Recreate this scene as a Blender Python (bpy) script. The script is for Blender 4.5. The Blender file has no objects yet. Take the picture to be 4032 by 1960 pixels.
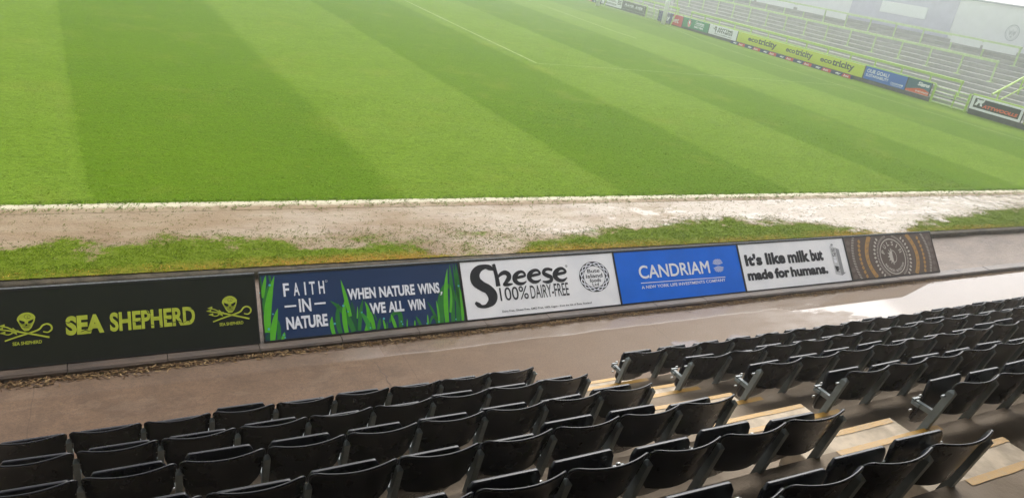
import bpy, bmesh, math, random
from mathutils import Vector, Matrix
random.seed(7)
S = bpy.context.scene
COL = S.collection

# ------------------------------------------------------------------ camera
cd = bpy.data.cameras.new('camera'); cam = bpy.data.objects.new('camera', cd); COL.objects.link(cam)
cd.sensor_width = 36.0; cd.lens = 26.01; cd.clip_start = 0.05; cd.clip_end = 2000
CR = (0.8832646, -0.4439872, 0.1507281); CU = (0.0497203, 0.4083466, 0.9114719); CF = (0.4662312, 0.7975766, -0.3827533)
cam.matrix_world = Matrix(((CR[0], CU[0], -CF[0], 0.0), (CR[1], CU[1], -CF[1], 0.0), (CR[2], CU[2], -CF[2], 4.56), (0, 0, 0, 1)))
S.camera = cam

# ------------------------------------------------------------------ sky, sun, exposure
SUN_EL, SUN_AZ = math.radians(48), math.radians(48)      # azimuth measured from +y towards +x
W = bpy.data.worlds.new('World'); S.world = W; W.use_nodes = True
wn = W.node_tree; wn.nodes.clear()
wo = wn.nodes.new('ShaderNodeOutputWorld'); bg = wn.nodes.new('ShaderNodeBackground')
sky = wn.nodes.new('ShaderNodeTexSky'); sky.sky_type = 'NISHITA'; sky.sun_disc = False
sky.sun_elevation = SUN_EL; sky.sun_rotation = SUN_AZ; sky.dust_density = 4.0; sky.air_density = 1.0; sky.ozone_density = 1.0
hs = wn.nodes.new('ShaderNodeHueSaturation'); hs.inputs['Saturation'].default_value = 0.16
wn.links.new(sky.outputs[0], hs.inputs['Color']); wn.links.new(hs.outputs[0], bg.inputs['Color'])
bg.inputs['Strength'].default_value = 0.15
wn.links.new(bg.outputs[0], wo.inputs['Surface'])
sl = bpy.data.lights.new('sun', 'SUN'); sun = bpy.data.objects.new('sun', sl); COL.objects.link(sun)
sl.energy = 0.8; sl.angle = math.radians(60); sl.color = (1.0, 0.97, 0.92)
sd = Vector((math.sin(SUN_AZ) * math.cos(SUN_EL), math.cos(SUN_AZ) * math.cos(SUN_EL), math.sin(SUN_EL)))
sun.rotation_euler = sd.to_track_quat('Z', 'Y').to_euler()
S.view_settings.view_transform = 'Standard'; S.view_settings.look = 'None'
S.view_settings.gamma = 1; S.view_settings.use_curve_mapping = False
S.view_settings.exposure = 1.1
S.cycles.volume_bounces = 3

# ------------------------------------------------------------------ materials
def lin(r, g, b):
    f = lambda v: v / 12.92 if v <= 0.04045 else ((v + 0.055) / 1.055) ** 2.4
    return (f(r / 255.0), f(g / 255.0), f(b / 255.0), 1.0)

class NT:
    """small helper round a material's node tree"""
    def __init__(s, name):
        s.m = bpy.data.materials.new(name); s.m.use_nodes = True
        s.t = s.m.node_tree; s.b = s.t.nodes['Principled BSDF']
        s.tc = s.t.nodes.new('ShaderNodeTexCoord')
        s.geo = s.t.nodes.new('ShaderNodeNewGeometry')
        s.pos = s.geo.outputs['Position']
    def n(s, kind, **kw):
        o = s.t.nodes.new('ShaderNode' + kind)
        for k, v in kw.items(): setattr(o, k, v)
        return o
    def l(s, a, b): s.t.links.new(a, b)
    def put(s, sock, v):
        if hasattr(v, 'is_linked') or hasattr(v, 'links'): s.l(v, sock)
        else: sock.default_value = v
    def math(s, op, a, b=None, clamp=False):
        o = s.n('Math', operation=op, use_clamp=clamp); s.put(o.inputs[0], a)
        if b is not None: s.put(o.inputs[1], b)
        return o.outputs[0]
    def noise(s, scale, detail=3, rough=0.55, vec=None, stretch=None, off=None):
        o = s.n('TexNoise'); o.inputs['Scale'].default_value = scale; o.inputs['Detail'].default_value = detail
        o.inputs['Roughness'].default_value = rough
        v = vec or s.pos
        if stretch or off:
            mp = s.n('Mapping'); s.l(v, mp.inputs['Vector']); v = mp.outputs[0]
            if stretch: mp.inputs['Scale'].default_value = stretch
            if off: mp.inputs['Location'].default_value = off
        s.l(v, o.inputs['Vector'])
        return o.outputs['Fac']
    def ramp(s, v, lo, hi, a=0.0, b=1.0, smooth=True):
        o = s.n('MapRange'); o.interpolation_type = 'SMOOTHSTEP' if smooth else 'LINEAR'
        s.put(o.inputs['Value'], v); o.inputs['From Min'].default_value = lo; o.inputs['From Max'].default_value = hi
        o.inputs['To Min'].default_value = a; o.inputs['To Max'].default_value = b
        return o.outputs[0]
    def mix(s, f, a, b, blend='MIX'):
        o = s.n('Mix', data_type='RGBA', blend_type=blend)
        s.put(o.inputs[0], f); s.put(o.inputs[6], a); s.put(o.inputs[7], b)
        return o.outputs[2]
    def xyz(s, v=None):
        o = s.n('SeparateXYZ'); s.l(v or s.pos, o.inputs[0]); return o.outputs
    def base(s, v): s.put(s.b.inputs['Base Color'], v)
    def rough(s, v): s.put(s.b.inputs['Roughness'], v)
    def spec(s, v): s.b.inputs['Specular IOR Level'].default_value = v
    def bump(s, h, strength=0.3, dist=0.02):
        o = s.n('Bump'); o.inputs['Strength'].default_value = strength if not hasattr(strength, 'links') else 1
        if hasattr(strength, 'links'): s.l(strength, o.inputs['Strength'])
        o.inputs['Distance'].default_value = dist
        s.l(h, o.inputs['Height']); s.l(o.outputs[0], s.b.inputs['Normal'])

def simple(name, c, rough=0.45, var=0.12, scale=9.0, spec=0.5, bump=0.0, bscale=60.0, metal=0.0, obj=False):
    n = NT(name)
    vec = n.tc.outputs['Object'] if obj else None
    f = n.noise(scale, 4, 0.6, vec)
    d = tuple(x * (1 - var) for x in c[:3]) + (1,); e = tuple(min(1, x * (1 + var)) for x in c[:3]) + (1,)
    n.base(n.mix(n.ramp(f, 0.3, 0.7), d, e))
    n.rough(n.ramp(n.noise(scale * 2.3, 3, 0.6, vec), 0.3, 0.7, rough * 0.8, min(1, rough * 1.2)))
    n.spec(spec); n.b.inputs['Metallic'].default_value = metal
    if bump: n.bump(n.noise(bscale, 4, 0.6, vec), bump, 0.01)
    return n.m

def ink(name, rgb, rough=0.4, var=0.05):
    return simple('ink_' + name, lin(*rgb), rough, var, 14.0, 0.22)

# ------------------------------------------------------------------ mesh builders
class MB:
    def __init__(s): s.v = []; s.f = []
    def add(s, vs, fs):
        k = len(s.v); s.v += [tuple(v) for v in vs]; s.f += [tuple(i + k for i in f) for f in fs]; return s
    def quad(s, a, b, c, d): return s.add([a, b, c, d], [(0, 1, 2, 3)])
    def box(s, x0, y0, z0, x1, y1, z1, M=None):
        vs = [(x0, y0, z0), (x1, y0, z0), (x1, y1, z0), (x0, y1, z0), (x0, y0, z1), (x1, y0, z1), (x1, y1, z1), (x0, y1, z1)]
        if M: vs = [M(*v) for v in vs]
        return s.add(vs, [(3, 2, 1, 0), (4, 5, 6, 7), (0, 1, 5, 4), (1, 2, 6, 5), (2, 3, 7, 6), (3, 0, 4, 7)])
    def tube(s, pts, r, n=6, caps=True):
        pts = [Vector(p) for p in pts]; rings = []
        up = None
        for i, p in enumerate(pts):
            d = (pts[min(i + 1, len(pts) - 1)] - pts[max(i - 1, 0)]).normalized()
            ref = Vector((0, 0, 1)) if abs(d.z) < 0.9 else Vector((1, 0, 0))
            a = d.cross(ref).normalized() if up is None else (up - d * up.dot(d)).normalized()
            up = a; b = d.cross(a)
            rr = r[i] if isinstance(r, (list, tuple)) else r
            rings.append([p + (a * math.cos(2 * math.pi * (j + .5) / n) + b * math.sin(2 * math.pi * (j + .5) / n)) * rr for j in range(n)])
        vs = [v for ring in rings for v in ring]; fs = []
        for i in range(len(rings) - 1):
            for j in range(n):
                fs.append((i * n + j, i * n + (j + 1) % n, (i + 1) * n + (j + 1) % n, (i + 1) * n + j))
        if caps: fs += [tuple(range(n - 1, -1, -1)), tuple(range((len(rings) - 1) * n, len(rings) * n))]
        return s.add(vs, fs)
    def bar(s, a, b, w, h):
        """square section bar from a to b; w across, h up"""
        a = Vector(a); b = Vector(b); d = (b - a).normalized()
        ref = Vector((0, 0, 1)) if abs(d.z) < 0.95 else Vector((0, 1, 0))
        x = d.cross(ref).normalized() * w / 2; z = x.cross(d).normalized() * h / 2
        vs = [a - x - z, a + x - z, a + x + z, a - x + z, b - x - z, b + x - z, b + x + z, b - x + z]
        return s.add(vs, [(3, 2, 1, 0), (4, 5, 6, 7), (0, 1, 5, 4), (1, 2, 6, 5), (2, 3, 7, 6), (3, 0, 4, 7)])

WOFF = {}          # world offset of every object that may parent something
def link(name, mesh, mat=None, parent=None, smooth=False, loc=None):
    o = bpy.data.objects.new(name, mesh); COL.objects.link(o)
    if mat: mesh.materials.append(mat)
    if smooth:
        for p in mesh.polygons: p.use_smooth = True
    if parent: o.parent = parent
    if loc: o.location = loc
    return o
def build(name, mb, mat, parent=None, smooth=False, fix=True):
    """one mesh object; coordinates are world coordinates even under a parent"""
    off = WOFF.get(parent.name, Vector((0, 0, 0))) if parent else Vector((0, 0, 0))
    me = bpy.data.meshes.new(name)
    me.from_pydata([tuple(Vector(v) - off) for v in mb.v], [], mb.f); me.update()
    if fix:
        bm = bmesh.new(); bm.from_mesh(me); bmesh.ops.recalc_face_normals(bm, faces=bm.faces); bm.to_mesh(me); bm.free()
    o = link(name, me, mat, parent, smooth)
    WOFF[o.name] = off
    return o
def thing(name, label, cat, loc=(0, 0, 0), group=None):
    o = bpy.data.objects.new(name, None); COL.objects.link(o); o.location = loc; o.empty_display_size = 0.2
    WOFF[o.name] = Vector(loc)
    return tag(o, label, cat, group)
def tag(o, label, cat, group=None):
    o['label'] = label; o['category'] = cat
    if group: o['group'] = group
    return o
def struct(o): o['kind'] = 'structure'; return o

# ------------------------------------------------------------------ flat artwork in the plane of a board
class Frame:
    def __init__(s, O, U, V, N): s.O, s.U, s.V, s.N = Vector(O), Vector(U), Vector(V), Vector(N)
    def __call__(s, u, v, h=0.0): return s.O + s.U * u + s.V * v + s.N * h
def spline(pts, n=6):
    P = [tuple(map(float, p)) for p in pts]; out = []
    if len(P) < 3: return P
    for i in range(len(P) - 1):
        p0 = P[max(i - 1, 0)]; p1 = P[i]; p2 = P[i + 1]; p3 = P[min(i + 2, len(P) - 1)]
        for k in range(n):
            t = k / n
            out.append(tuple(0.5 * (2 * b + (c - a) * t + (2 * a - 5 * b + 4 * c - d) * t * t + (3 * b - a - 3 * c + d) * t ** 3) for a, b, c, d in zip(p0, p1, p2, p3)))
    out.append(P[-1]); return out
class Art:
    def __init__(s): s.v = []; s.f = []
    def add(s, vs, fs):
        k = len(s.v); s.v += list(vs); s.f += [tuple(i + k for i in f) for f in fs]; return s
    def poly(s, pts): return s.add(pts, [tuple(range(len(pts)))])
    def rect(s, u0, v0, u1, v1): return s.poly([(u0, v0), (u1, v0), (u1, v1), (u0, v1)])
    def ell(s, cx, cy, rx, ry, n=28): return s.poly([(cx + rx * math.cos(2 * math.pi * i / n), cy + ry * math.sin(2 * math.pi * i / n)) for i in range(n)])
    def ring(s, cx, cy, rx, ry, w, a0=0.0, a1=360.0, n=48):
        """band of width w whose outer radii are rx, ry"""
        p = []; q = []; k = ry / rx
        for i in range(n + 1):
            a = math.radians(a0 + (a1 - a0) * i / n); p.append((cx + rx * math.cos(a), cy + ry * math.sin(a)))
            q.append((cx + (rx - w) * math.cos(a), cy + (ry - w * k) * math.sin(a)))
        return s.add(p + q, [(i, i + 1, n + 2 + i, n + 1 + i) for i in range(n)])
    def ribbon(s, pts, smooth=6, k=1.0):
        """points (u, v, width) joined by a smooth band of changing width"""
        P = spline(pts, smooth) if smooth else pts
        a = []; b = []
        for i, p in enumerate(P):
            q0 = P[max(i - 1, 0)]; q1 = P[min(i + 1, len(P) - 1)]
            dx, dy = q1[0] - q0[0], q1[1] - q0[1]; L = math.hypot(dx, dy) or 1
            w = max(p[2], 0.0) * k / 2
            a.append((p[0] - dy / L * w, p[1] + dx / L * w)); b.append((p[0] + dy / L * w, p[1] - dx / L * w))
        n = len(P)
        return s.add(a + b, [(i, i + 1, n + i + 1, n + i) for i in range(n - 1)])
    def blade(s, base, mid, tip, w):
        P = []
        for i in range(11):
            t = i / 10.0
            x = (1 - t) ** 2 * base[0] + 2 * t * (1 - t) * mid[0] + t * t * tip[0]
            y = (1 - t) ** 2 * base[1] + 2 * t * (1 - t) * mid[1] + t * t * tip[1]
            P.append((x, y, w * (0.62 + 0.55 * t) * (1 - t ** 2.2) + 0.001))
        return s.ribbon(P, 0)
    def text(s, body, u0, v0, u1, v1, bold=0.0, shear=0.0, space=1.0, rot=0.0):
        vs, fs = glyphs(body, bold, shear, space)
        xs = [v[0] for v in vs]; ys = [v[1] for v in vs]; x0, x1, y0, y1 = min(xs), max(xs), min(ys), max(ys)
        out = [(u0 + (x - x0) / (x1 - x0) * (u1 - u0), v0 + (y - y0) / (y1 - y0) * (v1 - v0)) for x, y in vs]
        if rot:
            c, d = math.cos(rot), math.sin(rot); mx, my = (u0 + u1) / 2, (v0 + v1) / 2
            out = [(mx + (x - mx) * c - (y - my) * d, my + (x - mx) * d + (y - my) * c) for x, y in out]
        return s.add(out, fs)
    def fat(s, body, u0, v0, u1, v1, r, bold=0.02):
        for i in range(8):
            a = math.pi * i / 4; du, dv = r * math.cos(a), r * math.sin(a); k = len(s.v)
            s.text(body, u0 + r + du, v0 + r + dv, u1 - r + du, v1 - r + dv, bold)
            s.v[k:] = [(p[0], p[1], i * .00012) for p in s.v[k:]]
        return s
    def arc_text(s, body, cx, cy, rx, ry, a0, a1, h, bold=0.0, inward=False):
        n = len(body)
        for i, ch in enumerate(body):
            if ch == ' ': continue
            a = math.radians(a0 + (a1 - a0) * i / (n - 1)); x = cx + rx * math.cos(a); y = cy + ry * math.sin(a)
            w = h * (0.3 if ch == 'I' else 0.72)
            s.text(ch, x - w / 2, y - h / 2, x + w / 2, y + h / 2, bold, rot=a - math.pi / 2 if not inward else a + math.pi / 2)
        return s
    def put(s, name, frame, h, mat, parent):
        mb = MB(); mb.add([frame(p[0], p[1], h + (p[2] if len(p) > 2 else 0)) for p in s.v], s.f)
        return build(name, mb, mat, parent, fix=False)
GLY = {}
def glyphs(body, bold, shear, space):
    key = (body, bold, shear, space)
    if key not in GLY:
        c = bpy.data.curves.new('lettering', 'FONT'); c.body = body; c.offset = bold; c.shear = shear; c.space_character = space
        c.dimensions = '2D'; c.fill_mode = 'FRONT'; c.resolution_u = 4
        o = bpy.data.objects.new('lettering', c); COL.objects.link(o); bpy.context.view_layer.update()
        e = o.evaluated_get(bpy.context.evaluated_depsgraph_get()); m = e.to_mesh()
        GLY[key] = ([(v.co.x, v.co.y) for v in m.vertices], [tuple(p.vertices) for p in m.polygons])
        e.to_mesh_clear(); bpy.data.objects.remove(o); bpy.data.curves.remove(c)
    return GLY[key]

# ================================================================== THE SETTING
ZP = 0.40                                    # level of the pitch above the walkway
def touch_y(x): return 10.80 - 0.0117 * (x + 1.4)      # far edge of the touchline
def edge_y(x): return 8.62 - 0.013 * (x + 1.2)         # edge of the grass verge above the kerb
def pitch_x(x0, y): return x0 + 0.0065 * (x0 - 9) * (y - 11)     # mowing lines fan out a little
def vnoise(x, y, s=0):
    """cheap smooth value noise"""
    def h(i, j):
        k = (i * 374761393 + j * 668265263 + s * 982451653) & 0xffffffff
        k = ((k ^ (k >> 13)) * 1274126177) & 0xffffffff
        return (k & 0xffff) / 65535.0
    i, j = math.floor(x), math.floor(y); a, b = x - i, y - j
    a = a * a * (3 - 2 * a); b = b * b * (3 - 2 * b)
    return (h(i, j) * (1 - a) + h(i + 1, j) * a) * (1 - b) + (h(i, j + 1) * (1 - a) + h(i + 1, j + 1) * a) * b
def fbm(x, y, s=0): return 0.55 * vnoise(x, y, s) + 0.3 * vnoise(2.1 * x, 2.1 * y, s + 1) + 0.15 * vnoise(4.3 * x, 4.3 * y, s + 2)
def interp(x, T):
    if x <= T[0][0]: return T[0][1]
    for (a, ya), (b, yb) in zip(T, T[1:]):
        if x <= b: return ya + (yb - ya) * (x - a) / (b - a)
    return T[-1][1]

# ---- pitch: mown turf with stripes
n = NT('turf')
X, Y, Z = n.xyz()
dy = n.math('MULTIPLY', n.math('SUBTRACT', Y, 11.0), 0.0065)
wob = n.math('MULTIPLY', n.math('SUBTRACT', n.noise(1.3, 5, 0.7), 0.5), 0.42)
x0 = n.math('ADD', n.math('DIVIDE', n.math('ADD', X, n.math('MULTIPLY', dy, 9.0)), n.math('ADD', dy, 1.0)), wob)
ph = n.math('DIVIDE', n.math('ADD', x0, 0.35), 9.0)
fr = n.math('FRACT', ph)                       # 0..0.5 dark stripe, 0.5..1 light
st = n.math('ABSOLUTE', n.math('SUBTRACT', fr, 0.5))     # 0.5 at edges ...
light = n.ramp(n.math('SUBTRACT', n.math('ABSOLUTE', n.math('SUBTRACT', fr, 0.75)), 0.25), -0.022, 0.022, 1, 0)
light2 = 0.0
big = n.noise(0.22, 4, 0.6); mid = n.noise(1.6, 4, 0.65)
fine = n.noise(17.0, 4, 0.75, stretch=(0.55, 1.0, 1.0)); blade = n.noise(55.0, 3, 0.7, stretch=(0.45, 1.0, 1.0))
lc = n.mix(n.ramp(big, 0.3, 0.7), (.146, .246, .015, 1), (.174, .274, .028, 1)); dc = n.mix(n.ramp(big, 0.3, 0.7), (.082, .170, .0006, 1), (.098, .188, .0012, 1))
lite = light
c = n.mix(n.math('MULTIPLY', lite, n.ramp(mid, 0.2, 0.8, 0.62, 1.0)), dc, lc)
c = n.mix(n.ramp(fine, 0.33, 0.68, 0.0, 0.62), c, (.062, .112, .003, 1))
c = n.mix(n.ramp(n.noise(4.5, 5, 0.75, stretch=(0.4, 1.3, 1.0), off=(1, 8, 0)), 0.42, 0.66, 0.0, 0.30), c, (.055, .105, .001, 1))
c = n.mix(n.ramp(n.noise(8.5, 5, 0.8, stretch=(0.35, 1.4, 1.0), off=(6, 2, 0)), 0.56, 0.74, 0.0, 0.40), c, (.24, .31, .06, 1))
c = n.mix(n.ramp(blade, 0.52, 0.78, 0.0, 0.5), c, (.26, .34, .06, 1))
c = n.mix(n.ramp(n.noise(6.0, 4, 0.7, off=(7, 3, 1)), 0.62, 0.8, 0.0, 0.45), c, (.20, .20, .03, 1))
div = n.ramp(n.noise(2.6, 5, 0.75, off=(5, 5, 0)), 0.62, 0.74, 0, 0.5)
c = n.mix(div, c, (.085, .115, .012, 1))
c = n.mix(n.ramp(n.noise(0.5, 5, 0.7, off=(9, 4, 0)), 0.52, 0.72, 0, 0.35), c, (.19, .22, .03, 1))
n.base(c); n.rough(1.0); n.spec(0.02); n.b.inputs['Sheen Weight'].default_value = 0.02; n.b.inputs['Sheen Roughness'].default_value = 0.35
hgt = n.math('ADD', n.math('MULTIPLY', fine, 0.9), n.math('MULTIPLY', blade, 0.45))
n.bump(hgt, 0.9, 0.05)
TURF = n.m
mb = MB()
xs = [-40 + 2 * i for i in range(70)]
for a, b in zip(xs, xs[1:]):
    mb.quad((a, touch_y(a), ZP), (b, touch_y(b), ZP), (b, 140, ZP), (a, 140, ZP))
struct(build('pitch', mb, TURF))

# ---- painted lines on the pitch
n = NT('line_paint')
f = n.ramp(n.noise(19, 4, 0.8), 0.38, 0.66, 0, .85)
n.base(n.mix(f, (.14, .22, .02, 1), lin(192, 198, 160))); n.rough(0.8); n.spec(0.2); PAINT = n.m
def strip(name, P, w, mat, z):
    mb = MB(); a = []; b = []
    for i, p in enumerate(P):
        q0 = P[max(i - 1, 0)]; q1 = P[min(i + 1, len(P) - 1)]; dx, dy = q1[0] - q0[0], q1[1] - q0[1]; L = math.hypot(dx, dy)
        a.append((p[0] - dy / L * w / 2, p[1] + dx / L * w / 2, z)); b.append((p[0] + dy / L * w / 2, p[1] - dx / L * w / 2, z))
    k = len(P); mb.add(a + b, [(i, i + 1, k + i + 1, k + i) for i in range(k - 1)])
    return struct(build(name, mb, mat))
strip('penalty_area_line', [(14.16, 24.65), (14.5, 32.7), (14.95, 42.1), (15.6, 60)], 0.065, PAINT, ZP + 0.006)
strip('penalty_area_line', [(14.16, 24.65), (19.9, 24.88), (29.5, 25.1), (31.55, 25.1)], 0.035, PAINT, ZP + 0.004)
strip('goal_line', [(31.0, 11.5), (31.3, 20), (31.6, 26), (32.3, 32.4), (33.6, 38), (36.5, 46), (37.0, 58)], 0.05, PAINT, ZP + 0.004)
strip('goal_area_line', [(26.55, 35.4), (26.7, 38.4), (27.05, 41.0), (28.2, 50)], 0.07, PAINT, ZP + 0.004)

# ---- verge: mud, wet film and grass between the touchline and the kerb
LEFT_TOP = [(-3, 9.70), (-1.27, 9.74), (-.45, 9.775), (.44, 9.775), (1.9, 9.53), (2.93, 9.36), (3.72, 9.05), (4.2, 8.7), (4.9, 8.50), (5.52, 9.0), (7, 9.34), (8.8, 9.45), (9.8, 9.56), (11.2, 9.35), (12.3, 9.0), (13.0, 8.62), (13.6, 8.5), (14.1, 8.62), (15.7, 9.1), (17.6, 9.32), (20.2, 9.63), (26, 9.7)]
def density(x, y):
    """0 bare mud .. 1 full grass on the verge"""
    top = interp(x, LEFT_TOP); e = edge_y(x)
    soft = 0.80 if x < 5 else 0.62
    j = (fbm(x * 1.6, y * 2.2, 5) - 0.5) * 0.7
    d = (top + j * 0.6 - y) / soft + 0.30
    if x < 4.2:                                       # the left part is thin towards the mud
        d = min(d, (top - 0.30 + j - y) / 0.6 + 0.55)
    d = max(0.0, min(1.0, d))
    if 1.2 < x < 6.2 and y < 9.75: d = max(d, .34 * max(0, min(1, (9.75 - y) / .4)) * min(1, (x - 1.2) / .6, (6.2 - x) / .6))
    patch = fbm(x * 3.1, y * 4.3, 11)
    if d < 1: d *= 0.25 + 1.45 * patch
    return max(0.0, min(1.0, d))
NX, NY = 560, 46
me = bpy.data.meshes.new('verge'); V = []; G = []; F = []
for i in range(NX + 1):
    x = -6 + 32.0 * i / NX
    for j in range(NY + 1):
        e, t = edge_y(x), touch_y(x) - 0.01; y = e + (t - e) * j / NY
        d = density(x, y)
        z = ZP - 0.008 + 0.010 * (fbm(x * 5, y * 5, 3) - 0.5) + 0.004 * d
        if j == NY: z = ZP
        V.append((x, y, z)); G.append(d)
for i in range(NX):
    for j in range(NY):
        k = i * (NY + 1) + j; F.append((k, k + NY + 1, k + NY + 2, k + 1))
me.from_pydata(V, [], F); me.update()
dd = [max(0.0, min(1.0, (1.15 - (v[1] - edge_y(v[0])) / (0.16 + 0.16 * fbm(v[0] * 1.5, 0.3, 21))) * 1.4)) * max(0.0, min(1.0, -.1 + 1.25 * fbm(v[0] * 1.1, 5, 23))) for v in V]
a2 = me.attributes.new('dead', 'FLOAT', 'POINT'); a2.data.foreach_set('value', dd)
at = me.attributes.new('grass', 'FLOAT', 'POINT'); at.data.foreach_set('value', G)
n = NT('wet_mud')
ga = n.n('Attribute'); ga.attribute_name = 'grass'; g = ga.outputs['Fac']
X, Y, Z = n.xyz()
m1 = n.noise(1.3, 4, 0.6, stretch=(0.5, 1.6, 1)); m2 = n.noise(28, 4, 0.7); m3 = n.noise(6.5, 5, 0.7, stretch=(0.7, 1.4, 1))
mud = n.mix(n.ramp(m1, 0.32, 0.68), lin(138, 121, 96), lin(122, 100, 72))
mud = n.mix(n.ramp(n.noise(0.8, 3, 0.5, off=(3, 9, 0)), 0.55, 0.75, 0, 0.7), mud, lin(104, 78, 48))
mud = n.mix(n.ramp(m2, 0.55, 0.75, 0, 0.4), mud, lin(72, 62, 45))
gr = n.mix(m2, lin(74, 92, 12), lin(100, 116, 24))
gd = n.n('Attribute'); gd.attribute_name = 'dead'
gr = n.mix(gd.outputs['Fac'], gr, n.mix(m2, lin(120, 88, 34), lin(156, 122, 54)))
gm = n.math('ADD', g, n.math('ADD', n.math('MULTIPLY', n.math('SUBTRACT', n.noise(26, 4, 0.8, stretch=(0.6, 1.2, 1)), 0.5), 1.7), n.math('MULTIPLY', n.math('SUBTRACT', n.noise(5.5, 3, 0.7), 0.5), 0.7)))
n.base(n.mix(n.ramp(gm, 0.40, 0.60), mud, gr))
wet = n.ramp(n.math('ADD', n.math('MULTIPLY', X, 0.022), n.math('SUBTRACT', n.noise(1.1, 4, 0.6, stretch=(0.45, 1.3, 1), off=(0, 4, 0)), 0.5)), -0.12, 0.32)
wet = n.math('MULTIPLY', wet, n.ramp(g, 0.25, 0.6, 1, 0))
pud = n.math('MULTIPLY', n.ramp(n.math('ADD', n.noise(1.5, 6, 0.65, stretch=(0.45, 1.5, 1), off=(2, 7, 0)), n.math('MULTIPLY', X, 0.011)), 0.68, 0.71), n.ramp(g, 0.3, 0.6, 1, 0))
n.rough(n.math('MULTIPLY', n.ramp(wet, 0, 1, 0.75, 0.3, smooth=False), n.ramp(pud, 0, 1, 1, 0.2))); n.l(n.ramp(g, 0.2, 0.6, 0.34, 0.03), n.b.inputs['Specular IOR Level'])
bs = n.math('MULTIPLY', n.ramp(wet, 0, 1, 0.6, 0.5, smooth=False), n.ramp(pud, 0, 1, 1, 0.12))
n.bump(n.math('ADD', n.math('MULTIPLY', m3, 1.0), n.math('MULTIPLY', n.noise(38, 3, 0.7, stretch=(0.5, 1.2, 1)), 0.5)), bs, 0.03)
struct(link('verge', me, n.m, smooth=True))

# ---- touchline: white paint worn away into the mud on its near side
def verge_z(x, y):
    d = density(x, y); return ZP - 0.008 + 0.010 * (fbm(x * 5, y * 5, 3) - 0.5) + 0.004 * d
mb = MB(); k = 520; OFFS = [0.03, -0.01, -0.07, -0.14, -0.21, -0.28]; rows = []
for q, of in enumerate(OFFS):
    r = []
    for i in range(k + 1):
        x = -6 + 32.0 * i / k; y = touch_y(x) + of + (0.04 * (fbm(x * 7, 1, 3) - .5) if q == 0 else 0)
        r.append((x, y, ZP + 0.006 if of > -.005 else max(verge_z(x, y) + .004, ZP - .004 + .008 * (1 + of / .1) if of > -.1 else -1)))
    rows += r
mb.add(rows, [(q * (k + 1) + i, q * (k + 1) + i + 1, (q + 1) * (k + 1) + i + 1, (q + 1) * (k + 1) + i) for q in range(len(OFFS) - 1) for i in range(k)])
n = NT('touchline_paint'); X, Y, Z = n.xyz()
dist = n.math('SUBTRACT', n.math('SUBTRACT', 10.8 - .0117 * 1.4, n.math('MULTIPLY', X, .0117)), Y)      # metres on the near side of the line's far edge
wear = n.math('ADD', dist, n.math('ADD', n.math('MULTIPLY', n.math('SUBTRACT', n.noise(22, 5, 0.8, stretch=(0.6, 1.3, 1)), 0.5), 0.26), n.math('MULTIPLY', n.math('SUBTRACT', n.noise(3.0, 4, 0.6), 0.5), 0.16)))
m1 = n.noise(1.3, 4, 0.6, stretch=(0.5, 1.6, 1)); mud = n.mix(n.ramp(m1, 0.32, 0.68), lin(138, 121, 96), lin(122, 100, 72))
n.base(n.mix(n.ramp(wear, 0.03, 0.17), lin(186, 178, 152), mud)); n.rough(0.7); n.spec(0.25)
n.bump(n.noise(40, 3), 0.3, 0.012)
struct(build('touchline', mb, n.m, smooth=True))

# ---- grass blades standing on the verge
def grass_object(name, spots, mat):
    V = []; F = []; Cc = []
    for x, y, z, h, col, nb in spots:
        for _ in range(nb):
            a = random.uniform(0, 6.283); w = random.uniform(0.0025, 0.0045); l = h * random.uniform(0.6, 1.2); le = l * random.uniform(0.6, 1.7)
            bx, by = x + random.gauss(0, 0.016), y + random.gauss(0, 0.016)
            dx, dy = math.cos(a), math.sin(a); px, py = -dy * w, dx * w; k = len(V)
            V += [(bx - px, by - py, z), (bx + px, by + py, z), (bx + dx * le * .45 + px * .7, by + dy * le * .45 + py * .7, z + l * .5), (bx + dx * le, by + dy * le, z + l * .62)]
            F += [(k, k + 1, k + 2), (k, k + 2, k + 3)]
            s = random.uniform(0.75, 1.25); cc = (col[0] * s, col[1] * s, col[2] * s, 1); Cc += [cc] * 4
    me = bpy.data.meshes.new(name); me.from_pydata(V, [], F); me.update()
    ca = me.color_attributes.new('tint', 'FLOAT_COLOR', 'POINT'); ca.data.foreach_set('color', [q for c in Cc for q in c])
    o = link(name, me, mat); o['kind'] = 'stuff'; return o
n = NT('grass_blades'); va = n.n('Attribute'); va.attribute_name = 'tint'
n.base(va.outputs['Color']); n.rough(1.0); n.spec(0.0); n.b.inputs['Subsurface Weight'].default_value = 0.0
BLADE = n.m
spots = []
for _ in range(90000):
    x = random.uniform(-3, 24); e = edge_y(x); y = random.uniform(e, touch_y(x))
    d = density(x, y)
    if random.random() > d * 0.98 + 0.05: continue
    dead = max(0.0, 1 - (y - e) / (0.20 + 0.16 * fbm(x * 1.5, 0.3, 21))) * (-0.15 + 1.3 * fbm(x * 1.1, 5, 23))
    if random.random() < dead: col = lin(*random.choice([(176, 134, 44), (160, 124, 48), (186, 148, 70), (136, 104, 40)])); h = 0.016
    elif d < 0.45: col = lin(*random.choice([(90, 104, 30), (80, 94, 26), (104, 116, 44)])); h = 0.014
    else: col = lin(*random.choice([(98, 122, 24), (108, 128, 30), (116, 136, 40), (88, 112, 18)])); h = 0.017
    spots.append((x, y, ZP - 0.006, h, col, 4))
for _ in range(2600):                                  # ragged turf along the touchline
    x = random.uniform(-3, 24); t = touch_y(x); y = t + random.choice([random.uniform(-0.02, 0.12), random.uniform(-0.02, 0.12), random.gauss(-0.17, 0.07)])
    spots.append((x, y, ZP, 0.035, lin(*random.choice([(104, 140, 40), (92, 124, 40), (120, 134, 60)])), 3))
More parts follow.
